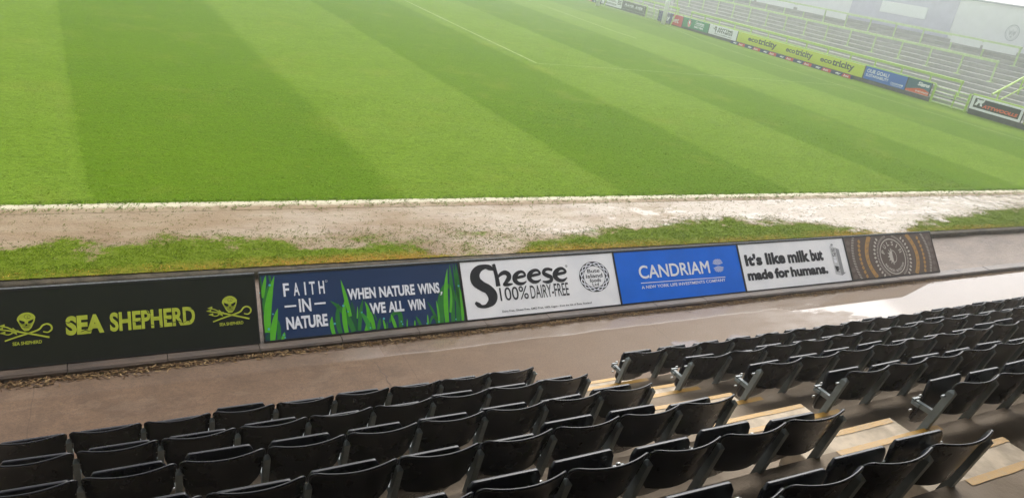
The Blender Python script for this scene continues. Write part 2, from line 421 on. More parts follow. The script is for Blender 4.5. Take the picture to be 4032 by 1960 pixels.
grass_object('verge_grass', spots, BLADE)
spots = []
for _ in range(30000):                                 # longer tufts across the near part of the pitch
    x = random.uniform(-3, 20); y = 10.85 + 7.5 * random.random() ** 1.5
    x0 = (x + 0.0065 * 9 * (y - 11)) / (1 + 0.0065 * (y - 11)); fr = ((x0 + 0.35) / 9.0) % 1.0
    col = random.choice([(112, 136, 38), (120, 142, 44), (102, 124, 32)]) if fr > 0.5 else random.choice([(90, 118, 3), (98, 124, 6), (82, 108, 2)])
    if random.random() < 0.12: col = (142, 158, 74)
    spots.append((x, y, ZP - 0.004, 0.022, lin(*col), 2))
grass_object('pitch_grass', spots, BLADE)

# ---- kerb that holds the verge, sloping dirt strip, kerb the boards stand on
n = NT('dark_kerb')
f = n.noise(7, 5, 0.7); n.base(n.mix(n.ramp(f, .3, .7), lin(44, 38, 28), lin(84, 74, 58))); n.rough(0.75); n.spec(0.3)
n.bump(n.noise(22, 5, 0.7), 0.6, 0.03); KERB = n.m
mb = MB(); k = 220; rows = [[], [], [], []]
for i in range(k + 1):
    x = -6 + 32.0 * i / k; e = edge_y(x) - 0.005; j = 0.02 * (fbm(x * 3, 7, 31) - .5)
    rows[0].append((x, e - 0.10 + j, 0.05)); rows[1].append((x, e - 0.095 + j, ZP - 0.045 + j)); rows[2].append((x, e - 0.06 + j, ZP - 0.022)); rows[3].append((x, e + 0.03, ZP - 0.016))
mb.add([p for r in rows for p in r], [(r * (k + 1) + i, r * (k + 1) + i + 1, (r + 1) * (k + 1) + i + 1, (r + 1) * (k + 1) + i) for r in range(3) for i in range(k)])
struct(build('verge_kerb', mb, KERB, smooth=True))

n = NT('muddy_ground')
X, Y, Z = n.xyz()
f = n.noise(2.2, 5, 0.65, stretch=(0.6, 1.5, 1)); n.base(n.mix(n.ramp(f, .3, .7), lin(86, 68, 53), lin(112, 93, 75)))
wt = n.ramp(n.noise(1.0, 4, 0.6, stretch=(1.2, 0.7, 1), off=(2, 1, 0)), 0.64, 0.68)
n.rough(n.ramp(wt, 0, 1, 0.55, 0.07)); n.bump(n.noise(17, 5, 0.7), n.ramp(wt, 0, 1, 0.55, 0.08), 0.03)
mb = MB(); k = 160; r0 = []; r1 = []; r2 = []
for i in range(k + 1):
    x = -6 + 32.0 * i / k
    r0.append((x, 7.36, 0.062)); r1.append((x, 7.75, 0.12 + 0.05 * (fbm(x * 2, 1, 41) - .5))); r2.append((x, edge_y(x) - 0.09, 0.285 + 0.03 * (fbm(x * 2, 4, 42) - .5)))
mb.add(r0 + r1 + r2, [(r * (k + 1) + i, r * (k + 1) + i + 1, (r + 1) * (k + 1) + i + 1, (r + 1) * (k + 1) + i) for r in range(2) for i in range(k)])
struct(build('dirt_strip', mb, n.m, smooth=True))

n = NT('stone_kerb')
f = n.noise(5, 5, 0.7, stretch=(0.3, 1, 1)); n.base(n.mix(n.ramp(f, .3, .7), lin(46, 35, 27), lin(82, 65, 51))); n.rough(0.5)
n.bump(n.noise(18, 5, 0.7, stretch=(0.5, 1, 1)), 0.5, 0.02)
mb = MB(); x = -6.0
while x < 26:
    L = random.uniform(0.88, 0.94); j = random.uniform(-.006, .006); z1 = 0.068 + random.uniform(-.004, .002)
    mb.add([(x, 7.185 + j, -.05), (x + L, 7.185 + j, -.05), (x + L, 7.36, -.05), (x, 7.36, -.05), (x, 7.19 + j, z1 - .018), (x + L, 7.19 + j, z1 - .018), (x + L, 7.36, z1), (x, 7.36, z1), (x, 7.21 + j, z1), (x + L, 7.21 + j, z1)],
           [(0, 1, 5, 4), (4, 5, 9, 8), (8, 9, 6, 7), (0, 4, 8, 7, 3), (1, 2, 6, 9, 5)])
    x += L + 0.007
struct(build('stone_kerb', mb, n.m))

# ---- walkway: worn wet concrete
n = NT('wet_concrete')
X, Y, Z = n.xyz()
big = n.noise(0.55, 4, 0.6, off=(1, 2, 0)); mid = n.noise(2.4, 5, 0.65); fine = n.noise(70, 4, 0.7); st = n.noise(3.0, 5, 0.6, stretch=(0.5, 1.4, 1), off=(4, 4, 0))
c = n.mix(n.ramp(big, .3, .7), lin(98, 76, 57), lin(110, 88, 69))
c = n.mix(n.ramp(mid, .35, .75, 0, .55), c, lin(64, 50, 39))
c = n.mix(n.ramp(n.noise(20, 6, .8, off=(2, 6, 1)), .44, .62, 0, .38), c, lin(62, 48, 37))
c = n.mix(n.ramp(n.noise(2.1, 7, .72, stretch=(.7, 1.3, 1), off=(7, 7, 0)), .53, .60, 0, .12), c, lin(150, 130, 110))
c = n.mix(n.ramp(n.noise(3.2, 7, .75, stretch=(.6, 1.4, 1), off=(1, 3, 5)), .55, .60, 0, .20), c, lin(74, 54, 40))
c = n.mix(n.ramp(st, .62, .74, 0, .6), c, lin(56, 41, 32))
c = n.mix(n.ramp(n.math('ADD', X, n.math('MULTIPLY', n.math('SUBTRACT', st, 0.5), 2.0)), 1.0, 7.5, 0, 0.85), c, n.mix(mid, lin(120, 103, 86), lin(136, 119, 101)))  # base paler towards the right, sheen brightness painted into the colour
c = n.mix(n.ramp(fine, .42, .72, 0, .6), c, lin(60, 49, 41))
c = n.mix(n.ramp(n.noise(150, 2, .6), .66, .72, 0, .5), c, lin(130, 116, 100))
c = n.mix(n.ramp(n.noise(11, 5, .8, off=(3, 1, 2)), .64, .70, 0, .55), c, lin(56, 40, 30))
jx = n.math('ABSOLUTE', n.math('SUBTRACT', n.math('FRACT', n.math('DIVIDE', n.math('ADD', X, n.math('ADD', 20.6, n.math('MULTIPLY', n.math('SUBTRACT', mid, .5), .05))), 3.6)), .5))
c = n.mix(n.ramp(jx, 0.0008, 0.0020, .3, 0), c, lin(46, 36, 30))
n.base(c)
near = n.math('MULTIPLY', n.ramp(n.math('ADD', Y, n.math('MULTIPLY', n.math('SUBTRACT', st, 0.5), 0.10)), 6.83, 6.89), n.ramp(X, 1.8, 3.0, 0.25, 0.86))    # the low side by the kerb holds water
damp = n.math('MULTIPLY', n.ramp(n.math('ADD', X, n.math('MULTIPLY', n.math('SUBTRACT', big, 0.5), 3.0)), 4.0, 11.0, 0.03, 0.52), n.ramp(n.noise(5.5, 6, 0.75, stretch=(0.5, 1.5, 1)), 0.35, 0.6, 0.6, 1.0))
pud = n.ramp(n.math('ADD', n.math('ADD', X, n.math('MULTIPLY', Y, 1.4)), n.math('MULTIPLY', n.math('SUBTRACT', n.noise(1.5, 7, .7, stretch=(.6, 1.5, 1)), 0.5), 9.0)), 18.6, 18.9)
pud2 = n.math('MULTIPLY', n.ramp(n.noise(0.9, 7, 0.7, stretch=(0.7, 1.3, 1), off=(8, 3, 0)), 0.70, 0.706, 0, 0.6), n.ramp(X, 4.5, 6.5))
film = n.math('MAXIMUM', n.math('MAXIMUM', near, damp), n.math('MAXIMUM', pud, pud2))
n.rough(n.ramp(film, 0, 1, 0.8, 0.04, smooth=False)); n.l(n.ramp(film, 0.15, 0.7, 0.22, 0.5), n.b.inputs['Specular IOR Level'])
n.bump(n.math('ADD', n.math('MULTIPLY', fine, 0.5), n.noise(14, 5, 0.7)), n.ramp(film, 0.2, 0.95, 0.20, 0.004), 0.012)
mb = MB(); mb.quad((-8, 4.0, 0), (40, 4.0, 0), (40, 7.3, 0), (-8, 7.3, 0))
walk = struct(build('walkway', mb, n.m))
mb = MB(); P = spline([(2.44, 6.78), (2.462, 6.66), (2.45, 6.57), (2.49, 6.486), (2.46, 6.40), (2.475, 6.33), (2.465, 6.2), (2.50, 6.05), (2.48, 5.9)], 4); w = 0.0035
P = [(p[0] + random.uniform(-.006, .006), p[1]) for p in P]
mb.add([(p[0] - w * random.uniform(.5, 1.2), p[1], .003) for p in P] + [(p[0] + w * random.uniform(.5, 1.2), p[1], .003) for p in P], [(i, i + 1, len(P) + i + 1, len(P) + i) for i in range(len(P) - 1)])
build('crack', mb, simple('dark_crack', lin(64, 52, 44), 0.8), walk)  # thin dark ribbon along the crack

for u0, v0, u1, v1 in ((6.35, 6.08, 6.78, 6.36), (7.30, 6.20, 7.62, 6.33)):
    mb = MB(); P = [(u0 + (u1 - u0) * i / 8, v0 + .02 * fbm(i, u0, 5)) for i in range(9)] + [(u1 - (u1 - u0) * i / 8, v1 + .14 * (fbm(i * 1.3, u1, 6) - .5)) for i in range(9)]
    mb.add([(p[0], p[1], .004) for p in P], [tuple(range(len(P)))]); build('rusty_patch', mb, simple('rusty_concrete', lin(74, 50, 42), .5, .3, 18), walk)

# ---- wood chips and dead leaves caught along the kerb
V = []; F = []; Cc = []
for _ in range(6500):
    x = random.uniform(-1.6, 15.5); y = 7.19 - abs(random.gauss(0, 0.045)) * (0.5 + 0.8 * fbm(x * .9, 3, 51)) ; z = 0.004 + random.uniform(0, 0.022) * max(0, 1 - (7.19 - y) / .2)
    if x > 8.5 and random.random() < (x - 8.5) / 7: continue
    a = random.uniform(0, 6.283); l = random.uniform(.008, .03); w = random.uniform(.003, .008); t = random.uniform(-.5, .5)
    dx, dy = math.cos(a) * l, math.sin(a) * l; px, py = -math.sin(a) * w, math.cos(a) * w; k = len(V)
    V += [(x - dx - px, y - dy - py, z), (x + dx - px, y + dy - py, z + t * l), (x + dx + px, y + dy + py, z + t * l + .003), (x - dx + px, y - dy + py, z + .003)]; F.append((k, k + 1, k + 2, k + 3))
    Cc += [lin(*random.choice([(104, 82, 58), (126, 102, 72), (84, 64, 48), (70, 56, 42), (138, 116, 84), (96, 76, 56)]))] * 4
me = bpy.data.meshes.new('leaf_litter'); me.from_pydata(V, [], F); me.update()
ca = me.color_attributes.new('tint', 'FLOAT_COLOR', 'POINT'); ca.data.foreach_set('color', [q for c in Cc for q in c])
o = link('leaf_litter', me, BLADE); o['kind'] = 'stuff'

# ---- the stepped stand under the seats
ROW = 0.7304; RISE = 0.375
def row_y(k): return 5.19 - ROW * k                 # line of the seat back tops
def tread_z(k): return RISE * k                     # floor under row k
n = NT('terrace_concrete')
f = n.noise(1.7, 5, 0.65); f2 = n.noise(46, 4, 0.7); f3 = n.noise(5.0, 5, 0.7, off=(2, 2, 2))
c = n.mix(n.ramp(f, .3, .7), lin(124, 111, 95), lin(146, 132, 115)); c = n.mix(n.ramp(f3, .55, .75, 0, .5), c, lin(112, 96, 80)); c = n.mix(n.ramp(f2, .55, .8, 0, .35), c, lin(96, 84, 72))
n.base(c); wt = n.ramp(n.noise(1.4, 4, .6, off=(6, 1, 3)), .45, .62)
n.spec(.08); n.rough(n.ramp(wt, 0, 1, .75, .6)); n.bump(n.math('ADD', n.noise(16, 5, .7), f2), n.ramp(wt, 0, 1, .3, .12), .012); TERR = n.m
TERR2 = simple('step_concrete', lin(180, 166, 146), .8, .25, 5, .08, .3, 30)
mb = MB(); XA, XB = -8.0, 40.0
for k in range(0, 9):
    yr = row_y(k) + 0.065                            # riser behind row k
    mb.quad((XA, yr, tread_z(k)), (XB, yr, tread_z(k)), (XB, yr, tread_z(k + 1)), (XA, yr, tread_z(k + 1)))
    yn = row_y(k + 1) + 0.065 if k < 8 else -8.0
    mb.quad((XA, yr, tread_z(k + 1)), (XB, yr, tread_z(k + 1)), (XB, yn, tread_z(k + 1)), (XA, yn, tread_z(k + 1)))
terr = struct(build('terrace', mb, TERR, fix=False))
n = NT('yellow_edge_paint')
f = n.noise(9, 5, .7); f2 = n.noise(60, 4, .75)
n.base(n.mix(n.math('MULTIPLY', n.ramp(f, .38, .72, 0, .8), n.ramp(f2, .35, .6)), lin(170, 126, 24), lin(146, 122, 80))); n.rough(.5); n.bump(f2, .15, .01); YEL = n.m
for k in range(0, 8):
    yr = row_y(k) + 0.065; z = tread_z(k + 1)
    mb = MB(); P = [(3.98 + 1.05 * i / 24) for i in range(25)]
    fr = [(x, yr - .002, z + .004) for x in P]; bk = [(x, yr - .046 - .012 * fbm(x * 6, k, 61), z + .004) for x in P]
    mb.add(fr + bk, [(i, i + 1, 26 + i, 25 + i) for i in range(24)])
    build('nosing', mb, YEL, terr, fix=False)
    # half step that turns each tread into two stairs
    y0, y1, z0, z1 = yr + .001, yr + .345, tread_z(k), tread_z(k) + RISE / 2
    b = MB(); b.box(3.97, y0, z0 + .001, 5.06 + .02 * math.sin(k * 2.1), y1, z1)
    blk = struct(build('half_step', b, TERR2))
    md = blk.modifiers.new('bevel', 'BEVEL'); md.width = 0.008; md.segments = 2
    mb = MB(); P = [(3.985 + 1.06 * i / 24) for i in range(25)]
    fr = [(x, y1 - .009, z1 + .004) for x in P]; bk = [(x, y1 - .050 - .014 * fbm(x * 6, k + 20, 62), z1 + .004) for x in P]
    mb.add(fr + bk, [(i, i + 1, 26 + i, 25 + i) for i in range(24)])
    mb.quad((3.985, y1 + .003, z1 - .05), (5.045, y1 + .003, z1 - .05), (5.045, y1 + .003, z1 - .008), (3.985, y1 + .003, z1 - .008))
    build('nosing', mb, YEL, blk, fix=False)

# ---- the roof and back wall that shade the stand
mb = MB(); mb.box(-14, -8.6, 6.5, 40, 3.9, 6.62)
for i in range(10): mb.box(-13 + i * 5.5, -8.5, 6.2, -12.85 + i * 5.5, 3.8, 6.5)
struct(build('stand_roof', mb, simple('roof_sheet', lin(44, 47, 54), .8)))
mb = MB(); mb.box(-14, -8.6, 0, 40, -8.3, 6.5)
struct(build('stand_back_wall', mb, simple('stand_wall_render', lin(58, 60, 66), .8)))

# ================================================================== ADVERTISING BOARDS ALONG THE WALKWAY
LB = 0.784
FB = Frame((0, 7.32, .072), (1, 0, 0), (0, .6122, .7907), (0, -.7907, .6122))
M_CAP = simple('wet_aluminium', lin(150, 154, 156), 0.25, 0.15, 20, 0.5, 0.2, 90)
M_TRIM = simple('black_trim', lin(26, 27, 28), 0.4)
M_BACK = simple('grey_plastic', lin(60, 60, 62), 0.6)
I_WHITE = ink('white', (238, 240, 246), .4); I_BLACK = ink('black', (38, 38, 44), .45); I_LIME = ink('lime', (178, 190, 62), .5, .12)
I_DARK = ink('green_black', (26, 30, 24), .45, .1); I_NAVY = ink('navy', (34, 58, 96), .42, .06); I_BLUE = ink('blue', (18, 92, 200), .4, .04)
I_BROWN = ink('brown', (84, 74, 71), .42); I_GOLD = ink('gold', (184, 142, 80), .42); I_CREAM = ink('cream', (206, 200, 190), .42); I_TAUPE = ink('taupe', (118, 106, 100), .42)
I_G1 = ink('leaf_light', (92, 184, 46), .42); I_G2 = ink('leaf_mid', (60, 152, 62), .42); I_G3 = ink('leaf_dark', (46, 122, 52), .42); I_G4 = ink('leaf_teal', (30, 84, 62), .42); I_DEW = ink('dew', (86, 180, 190), .42)
I_GREY = ink('grey', (150, 152, 154), .42); I_LGREY = ink('light_grey', (206, 207, 208), .42)
M_ALU = simple('galvanised_strut', lin(150, 150, 150), .4, metal=.6)

def panel_face(name, rgb):
    n = NT('panel_' + name); base = lin(*rgb)
    f = n.noise(2.2, 4, .6); c = n.mix(n.ramp(f, .3, .7), tuple(v * .94 for v in base[:3]) + (1,), tuple(min(1, v * 1.05) for v in base[:3]) + (1,))
    sp = n.ramp(n.noise(90, 3, .7), .70, .76); low = n.ramp(n.noise(4, 4, .7, off=(1, 5, 2)), .45, .75, .05, .75)
    c = n.mix(n.math('MULTIPLY', sp, low), c, lin(112, 94, 74)); run = n.ramp(n.noise(9, 4, .7, stretch=(1.6, .12, .12)), .62, .8, 0, .16); c = n.mix(run, c, lin(120, 112, 100))
    n.base(c); n.rough(n.ramp(n.noise(30, 4, .7), .3, .7, .32, .5)); n.spec(.22); n.bump(n.noise(1.1, 2), .25, .02)
    return n.m
P_DARK = panel_face('black', (26, 30, 24)); P_NAVY = panel_face('navy', (34, 58, 96)); P_WHITE = panel_face('white', (250, 251, 253)); P_BLUE = panel_face('blue', (0, 108, 226)); P_BROWN = panel_face('brown', (102, 88, 80))
def near_board(name, label, a, b, face, strut=True):
    t = thing(name, label, 'advertising board', ((a + b) / 2, 7.32, .07), 'advertising boards along the walkway')
    F3 = lambda u, v, h: FB(u, v, h)
    m = MB(); m.box(a, 0, -.042, b, LB - .004, -.004, F3); m.box(a + .004, LB * .1, -.05, b - .004, LB * .92, -.043, F3)
    build('backing', m, M_BACK, t)
    m = MB(); w = .016
    m.box(a, 0, -.004, b, w, .006, F3); m.box(a, LB - w - .008, -.004, b, LB - .004, .006, F3); m.box(a, w, -.004, a + w * .7, LB - w - .008, .006, F3); m.box(b - w * .7, w, -.004, b, LB - w - .008, .006, F3)
    build('frame', m, M_TRIM, t)
    m = MB(); m.quad(F3(a + .006, .008, .001), F3(b - .006, .008, .001), F3(b - .006, LB - .018, .001), F3(a + .006, LB - .018, .001)); build('panel', m, face, t, fix=False)
    m = MB(); m.box(a + .002, LB - .003, -.058, b - .002, LB + .012, .010, F3); build('top_cap', m, M_CAP, t)
    if strut:
        m = MB()
        for u in (a + .18, b - .18): m.bar(FB(u, LB * .8, -.05), (u, 7.32 + .98, .26), .03, .03)
        build('prop', m, M_ALU, t)
    return t

# -- black-green board with skull emblems
t = near_board('advertising_board', 'black board lettered SEA SHEPHERD in lime between two skull emblems', -1.137, 1.303, P_DARK)
Art().text('SEA', -.53, .272, -.195, .468, .05).text('SHEPHERD', -.142, .272, .66, .470, .035).put('lettering', FB, .003, I_LIME, t)
A = Art()                                            # cracks through the big letters
for P in ([(-.53, .41), (-.50, .40), (-.47, .42)], [(-.40, .30), (-.36, .315), (-.33, .30), (-.28, .31)], [(-.24, .44), (-.21, .42), (-.19, .43)], [(-.03, .42), (0, .41), (.02, .43)], [(.07, .36), (.11, .35), (.15, .37)], [(.18, .30), (.22, .315), (.26, .30)], [(.27, .29), (.30, .30), (.33, .285)], [(.37, .36), (.42, .345), (.44, .36)], [(.44, .31), (.49, .325), (.53, .31)], [(.55, .30), (.59, .33), (.61, .30)], [(.62, .45), (.65, .43), (.67, .44)], [(.2, .465), (.21, .44), (.24, .43)]):
    A.ribbon([(p[0], p[1], .005 + .004 * (i % 2)) for i, p in enumerate(P)], 0)
A.put('crack_marks', FB, .0045, I_DARK, t)
HOOK = [(-1.036,0.274,12),(-0.937,0.305,14),(-0.827,0.335,15),(-0.756,0.360,15),(-0.724,0.397,15),(-0.688,0.409,15),(-0.655,0.390,15),(-0.649,0.353,14),(-0.680,0.326,12),(-0.721,0.336,10)]
SHAFT = [(-0.670,0.274,16),(-0.777,0.309,15),(-0.955,0.364,15)]
PRONGS = [[(-0.955,0.364,10),(-1.014,0.405,10),(-1.072,0.423,4)], [(-0.951,0.360,12),(-1.014,0.375,12),(-1.085,0.393,4)], [(-0.956,0.357,10),(-1.005,0.333,10),(-1.064,0.351,4)]]
for dx, dv, k in ((0, 0, 1.0), (1.876, .008, 1.02)):
    cx, cv = -.857, .30
    q = lambda u, v: ((u - cx) * k + cx + dx, (v - cv) * k + cv + dv)
    A = Art()
    for P in [HOOK, SHAFT] + PRONGS: A.ribbon([(*q(p[0], p[1]), p[2] * .00105 * k) for p in P], 5)
    for tip in ((-1.085, .423), (-1.098, .393), (-1.08, .353)): A.poly([q(tip[0], tip[1]), q(tip[0] + .05, tip[1] + .016), q(tip[0] + .05, tip[1] - .018)])
    A.poly([q(-.97, .40), q(-.945, .372), q(-.92, .368), q(-.94, .35), q(-.935, .325), q(-.965, .345), q(-.99, .34), q(-.975, .365)])
    A.poly([q(-.93 + .073 + .078 * math.cos(a) * (1.0 if math.sin(a) > 0 else .92), .468 + .070 * math.sin(a)) for a in [i * math.pi / 12 for i in range(24)]])
    A.poly([q(-.918, .43), q(-.898, .385), q(-.875, .356), q(-.840, .356), q(-.815, .385), q(-.796, .43)])
    A.text('SEA SHEPHERD', *q(-.975, .222), *q(-.735, .256), .02)
    A.put('emblem', FB, .003, I_LIME, t)
    B = Art()
    B.poly([q(-.916, .470), q(-.870, .448), q(-.872, .430), q(-.893, .427), q(-.912, .444)]).poly([q(-.797, .470), q(-.844, .448), q(-.842, .430), q(-.820, .427), q(-.801, .444)])
    B.poly([q(-.858, .428), q(-.870, .405), q(-.846, .405)])
    B.ribbon([(*q(-.893, .398), .004), (*q(-.857, .392), .005), (*q(-.820, .398), .004)], 4).ribbon([(*q(-.885, .384), .003), (*q(-.857, .379), .004), (*q(-.828, .384), .003)], 4)
    B.ring(*q(-.85, .497), .026, .022, .003, 20, 330).ring(*q(-.835, .49), .016, .014, .003, 0, 300)
    B.put('emblem_marks', FB, .0045, I_DARK, t)

# -- navy board with grass blades
t = near_board('advertising_board', 'navy board with green grass print reading FAITH IN NATURE', 1.348, 3.792, P_NAVY)
BLADES = [
('L',(1.363,0.499),(1.397,0.636),(1.424,0.756),0.055),
('D',(1.371,0.337),(1.405,0.542),(1.484,0.688),0.086),
('L',(1.389,0.107),(1.392,0.393),(1.517,0.744),0.105),
('L',(1.434,0.006),(1.457,0.191),(1.522,0.370),0.086),
('D',(1.500,0.004),(1.523,0.139),(1.511,0.244),0.055),
('X',(1.371,0.029),(1.422,0.115),(1.548,0.165),0.061),
('L',(1.539,0.006),(1.560,0.055),(1.572,0.094),0.049),
('D',(1.352,0.500),(1.352,0.627),(1.369,0.754),0.044),
('D',(1.462,0.750),(1.469,0.701),(1.472,0.648),0.030),
('L',(2.120,0.010),(2.092,0.129),(2.120,0.221),0.061),
('D',(2.198,0.014),(2.158,0.194),(2.213,0.369),0.074),
('L',(2.269,0.016),(2.243,0.210),(2.288,0.399),0.074),
('L',(2.332,0.202),(2.303,0.422),(2.267,0.644),0.061),
('D',(2.354,0.019),(2.299,0.277),(2.110,0.408),0.086),
('X',(2.372,0.023),(2.350,0.200),(2.371,0.380),0.117),
('D',(2.421,0.024),(2.452,0.239),(2.507,0.393),0.061),
('L',(2.410,0.170),(2.426,0.241),(2.430,0.314),0.022),
('L',(2.499,0.010),(2.596,0.201),(2.523,0.367),0.068),
('M',(2.549,0.017),(2.529,0.159),(2.448,0.251),0.074),
('L',(2.599,0.024),(2.588,0.141),(2.582,0.239),0.061),
('D',(2.647,0.011),(2.669,0.084),(2.690,0.156),0.049),
('D',(2.642,0.124),(2.631,0.186),(2.600,0.238),0.018),
('L',(2.735,0.013),(2.731,0.078),(2.720,0.141),0.034),
('D',(2.760,0.014),(2.765,0.051),(2.765,0.100),0.022),
('L',(2.867,0.007),(2.846,0.092),(2.827,0.186),0.054),
('L',(3.008,0.005),(3.017,0.063),(3.022,0.106),0.020),
('L',(3.106,0.007),(3.115,0.053),(3.117,0.084),0.025),
('D',(3.185,0.006),(3.168,0.073),(3.135,0.127),0.047),
('L',(3.278,0.007),(3.287,0.074),(3.289,0.137),0.027),
('D',(3.412,0.012),(3.381,0.167),(3.305,0.301),0.042),
('L',(3.426,0.013),(3.441,0.162),(3.427,0.304),0.034),
('L',(3.534,0.006),(3.546,0.372),(3.635,0.692),0.081),
('D',(3.616,0.005),(3.659,0.389),(3.672,0.753),0.081),
('L',(3.594,0.135),(3.641,0.312),(3.645,0.481),0.042),
('D',(3.684,0.001),(3.756,0.381),(3.756,0.756),0.093),
('L',(3.747,0.005),(3.778,0.249),(3.766,0.446),0.054),
('D',(3.740,0.187),(3.724,0.449),(3.720,0.750),0.049),
]
ARCHES = [ [(2.797,0.084,18),(2.858,0.183,34),(2.929,0.189,44),(2.941,0.107,46),(2.930,0.009,40)] , [(3.298,0.010,14),(3.351,0.100,26),(3.394,0.071,30),(3.405,0.006,26)] , [(3.459,0.010,60),(3.484,0.273,70),(3.575,0.473,44),(3.663,0.414,36),(3.690,0.269,10)] ]
DEW = [(2.263,0.334),(2.311,0.260),(2.473,0.237),(2.732,0.137),(2.944,0.082),(2.956,0.050),(2.141,0.134),(2.555,0.045),(1.464,0.308),(1.405,0.145),(1.558,0.061),(1.572,0.031),(1.457,0.639),(3.267,0.026),(3.426,0.032),(3.754,0.460),(3.656,0.042),(1.347,0.558)]
layer = {'X': (I_G4, .0018), 'D': (I_G3, .0024), 'M': (I_G2, .0036), 'L': (I_G1, .0030)}
clampu = lambda p: (min(3.780, max(1.360, p[0])), min(.762, max(.012, p[1])))
for key in 'XDLM':
    A = Art()
    for c, b, m_, tip, w in BLADES:
        if c == key: A.blade(b, m_, tip, w)
    if key == 'D':
        for P in ARCHES: A.ribbon([(p[0], p[1], p[2] * .00123) for p in P], 6)
    A.v = [clampu(p) for p in A.v]
    A.put('grass_print', FB, layer[key][1], layer[key][0], t)
A = Art()
for i, (u, v) in enumerate(DEW): A.ell(u, v, .009 if i % 3 else .013, .009 if i % 3 else .013, 14)
A.put('dew_drops', FB, .0042, I_DEW, t)
A = Art()
for ch, x in zip('FAITH', (1.599, 1.713, 1.835, 1.893, 2.000)): A.text(ch, x, .495, x + (.018 if ch == 'I' else .066), .648, .022)
A.text('IN', 1.757, .303, 1.893, .456, .024).ribbon([(1.597, .381, .022), (1.726, .381, .020)], 0).ribbon([(1.932, .385, .020), (2.061, .385, .022)], 0)
A.text('NATURE', 1.598, .115, 2.064, .260, .04)
A.text('WHEN', 2.328, .395, 2.669, .528, .04).text('NATURE', 2.714, .393, 3.164, .527, .04).text('WINS', 3.205, .391, 3.492, .526, .04).ribbon([(3.514, .405, .022), (3.508, .378, .016), (3.495, .360, .006)], 3)
A.text('WE', 2.575, .206, 2.77, .337, .04).text('ALL', 2.805, .205, 3.0, .336, .04).text('WIN', 3.055, .203, 3.275, .336, .04)
A.ring(2.094, .640, .013, .013, .003)
A.put('lettering', FB, .005, I_WHITE, t)

# -- white cheese board
t = near_board('advertising_board', 'white board reading Sheese 100% dairy-free beside a round knotwork emblem', 3.802, 6.200, P_WHITE)
A = Art(); KB = .00155
BIGS = [(4.274,0.642,22),(4.223,0.668,46),(4.159,0.684,40),(4.067,0.658,62),(4.006,0.588,84),(4.009,0.501,92),(4.082,0.432,84),(4.161,0.383,84),(4.210,0.306,92),(4.191,0.227,74),(4.113,0.174,36),(4.040,0.170,28),(3.994,0.195,40),(3.956,0.230,20)]
HSTEM = [(4.292,0.700,30),(4.309,0.547,34),(4.314,0.414,40)]
HARCH = [(4.321,0.520,10),(4.367,0.566,26),(4.437,0.588,36),(4.487,0.556,42),(4.482,0.508,40),(4.424,0.451,26),(4.405,0.429,24),(4.465,0.425,26),(4.529,0.430,10)]
E1 = [(4.569,0.502,22),(4.647,0.513,24),(4.730,0.529,20),(4.708,0.578,22),(4.643,0.577,28),(4.581,0.529,40),(4.572,0.474,40),(4.617,0.430,30),(4.685,0.425,22),(4.740,0.449,8)]
E2 = [(4.789,0.514,22),(4.866,0.523,24),(4.959,0.538,20),(4.932,0.586,22),(4.864,0.584,28),(4.803,0.538,40),(4.793,0.484,40),(4.838,0.439,30),(4.909,0.434,22),(4.964,0.460,8)]
SS = [(5.164,0.576,22),(5.100,0.594,24),(5.042,0.581,28),(5.023,0.540,32),(5.068,0.509,36),(5.124,0.480,34),(5.121,0.435,30),(5.059,0.417,26),(4.987,0.431,12)]
E3 = [(5.188,0.508,24),(5.263,0.517,26),(5.367,0.535,22),(5.333,0.584,24),(5.267,0.581,30),(5.204,0.531,44),(5.197,0.475,44),(5.246,0.429,32),(5.318,0.424,24),(5.378,0.457,8)]
for P in (BIGS, HSTEM, HARCH, E1, E2, SS, E3): A.ribbon([(p[0], p[1], p[2] * (KB if P is BIGS else .00165)) for p in P], 7)
A.poly([(4.255, .655), (4.292, .668), (4.296, .612), (4.262, .628)]).poly([(3.952, .232), (3.985, .205), (3.965, .185), (3.945, .21)]).poly([(4.262, .700), (4.300, .716), (4.318, .706), (4.300, .680)]).poly([(4.296, .412), (4.332, .416), (4.326, .43), (4.300, .43)])
A.text('100%', 4.318, .216, 4.74, .392, .004).text('DAIRY-FREE', 4.775, .213, 5.374, .388, .004)
A.text('Dairy Free, Gluten Free, GMO Free, 100% Vegan - from the Isle of Bute, Scotland', 4.316, .060, 5.704, .094, .012)
A.ring(5.396, .616, .016, .016, .004).text('R', 5.391, .608, 5.401, .624)
A.text('Bute', 5.722, .497, 5.926, .548, .01).text('island', 5.686, .424, 5.962, .480, .01).text('foods', 5.738, .362, 5.922, .412, .01).text('Ltd', 5.772, .306, 5.876, .352, .01)
A.put('lettering', FB, .003, I_BLACK, t)
A = Art(); A.ring(5.826, .438, .250, .216, .075); A.put('emblem', FB, .0022, I_BLACK, t)
A = Art()
for s in (0, math.pi):
    for q in range(4):
        P = []
        for i in range(41):
            a = math.radians(q * 90 + 5 + 80 * i / 40); k = .845 + .095 * math.sin(math.radians(80 * i / 40 * 9 * .75) + s)
            P.append((5.826 + .250 * k * math.cos(a), .438 + .216 * k * math.sin(a), .016))
        A.ribbon(P, 0)
for q in range(4):
    a = math.radians(q * 90); A.ell(5.826 + .250 * .845 * math.cos(a + .07), .438 + .216 * .845 * math.sin(a + .07), .012, .010).ell(5.826 + .250 * .845 * math.cos(a - .07), .438 + .216 * .845 * math.sin(a - .07), .012, .010)
A.put('knotwork', FB, .0036, I_WHITE, t)

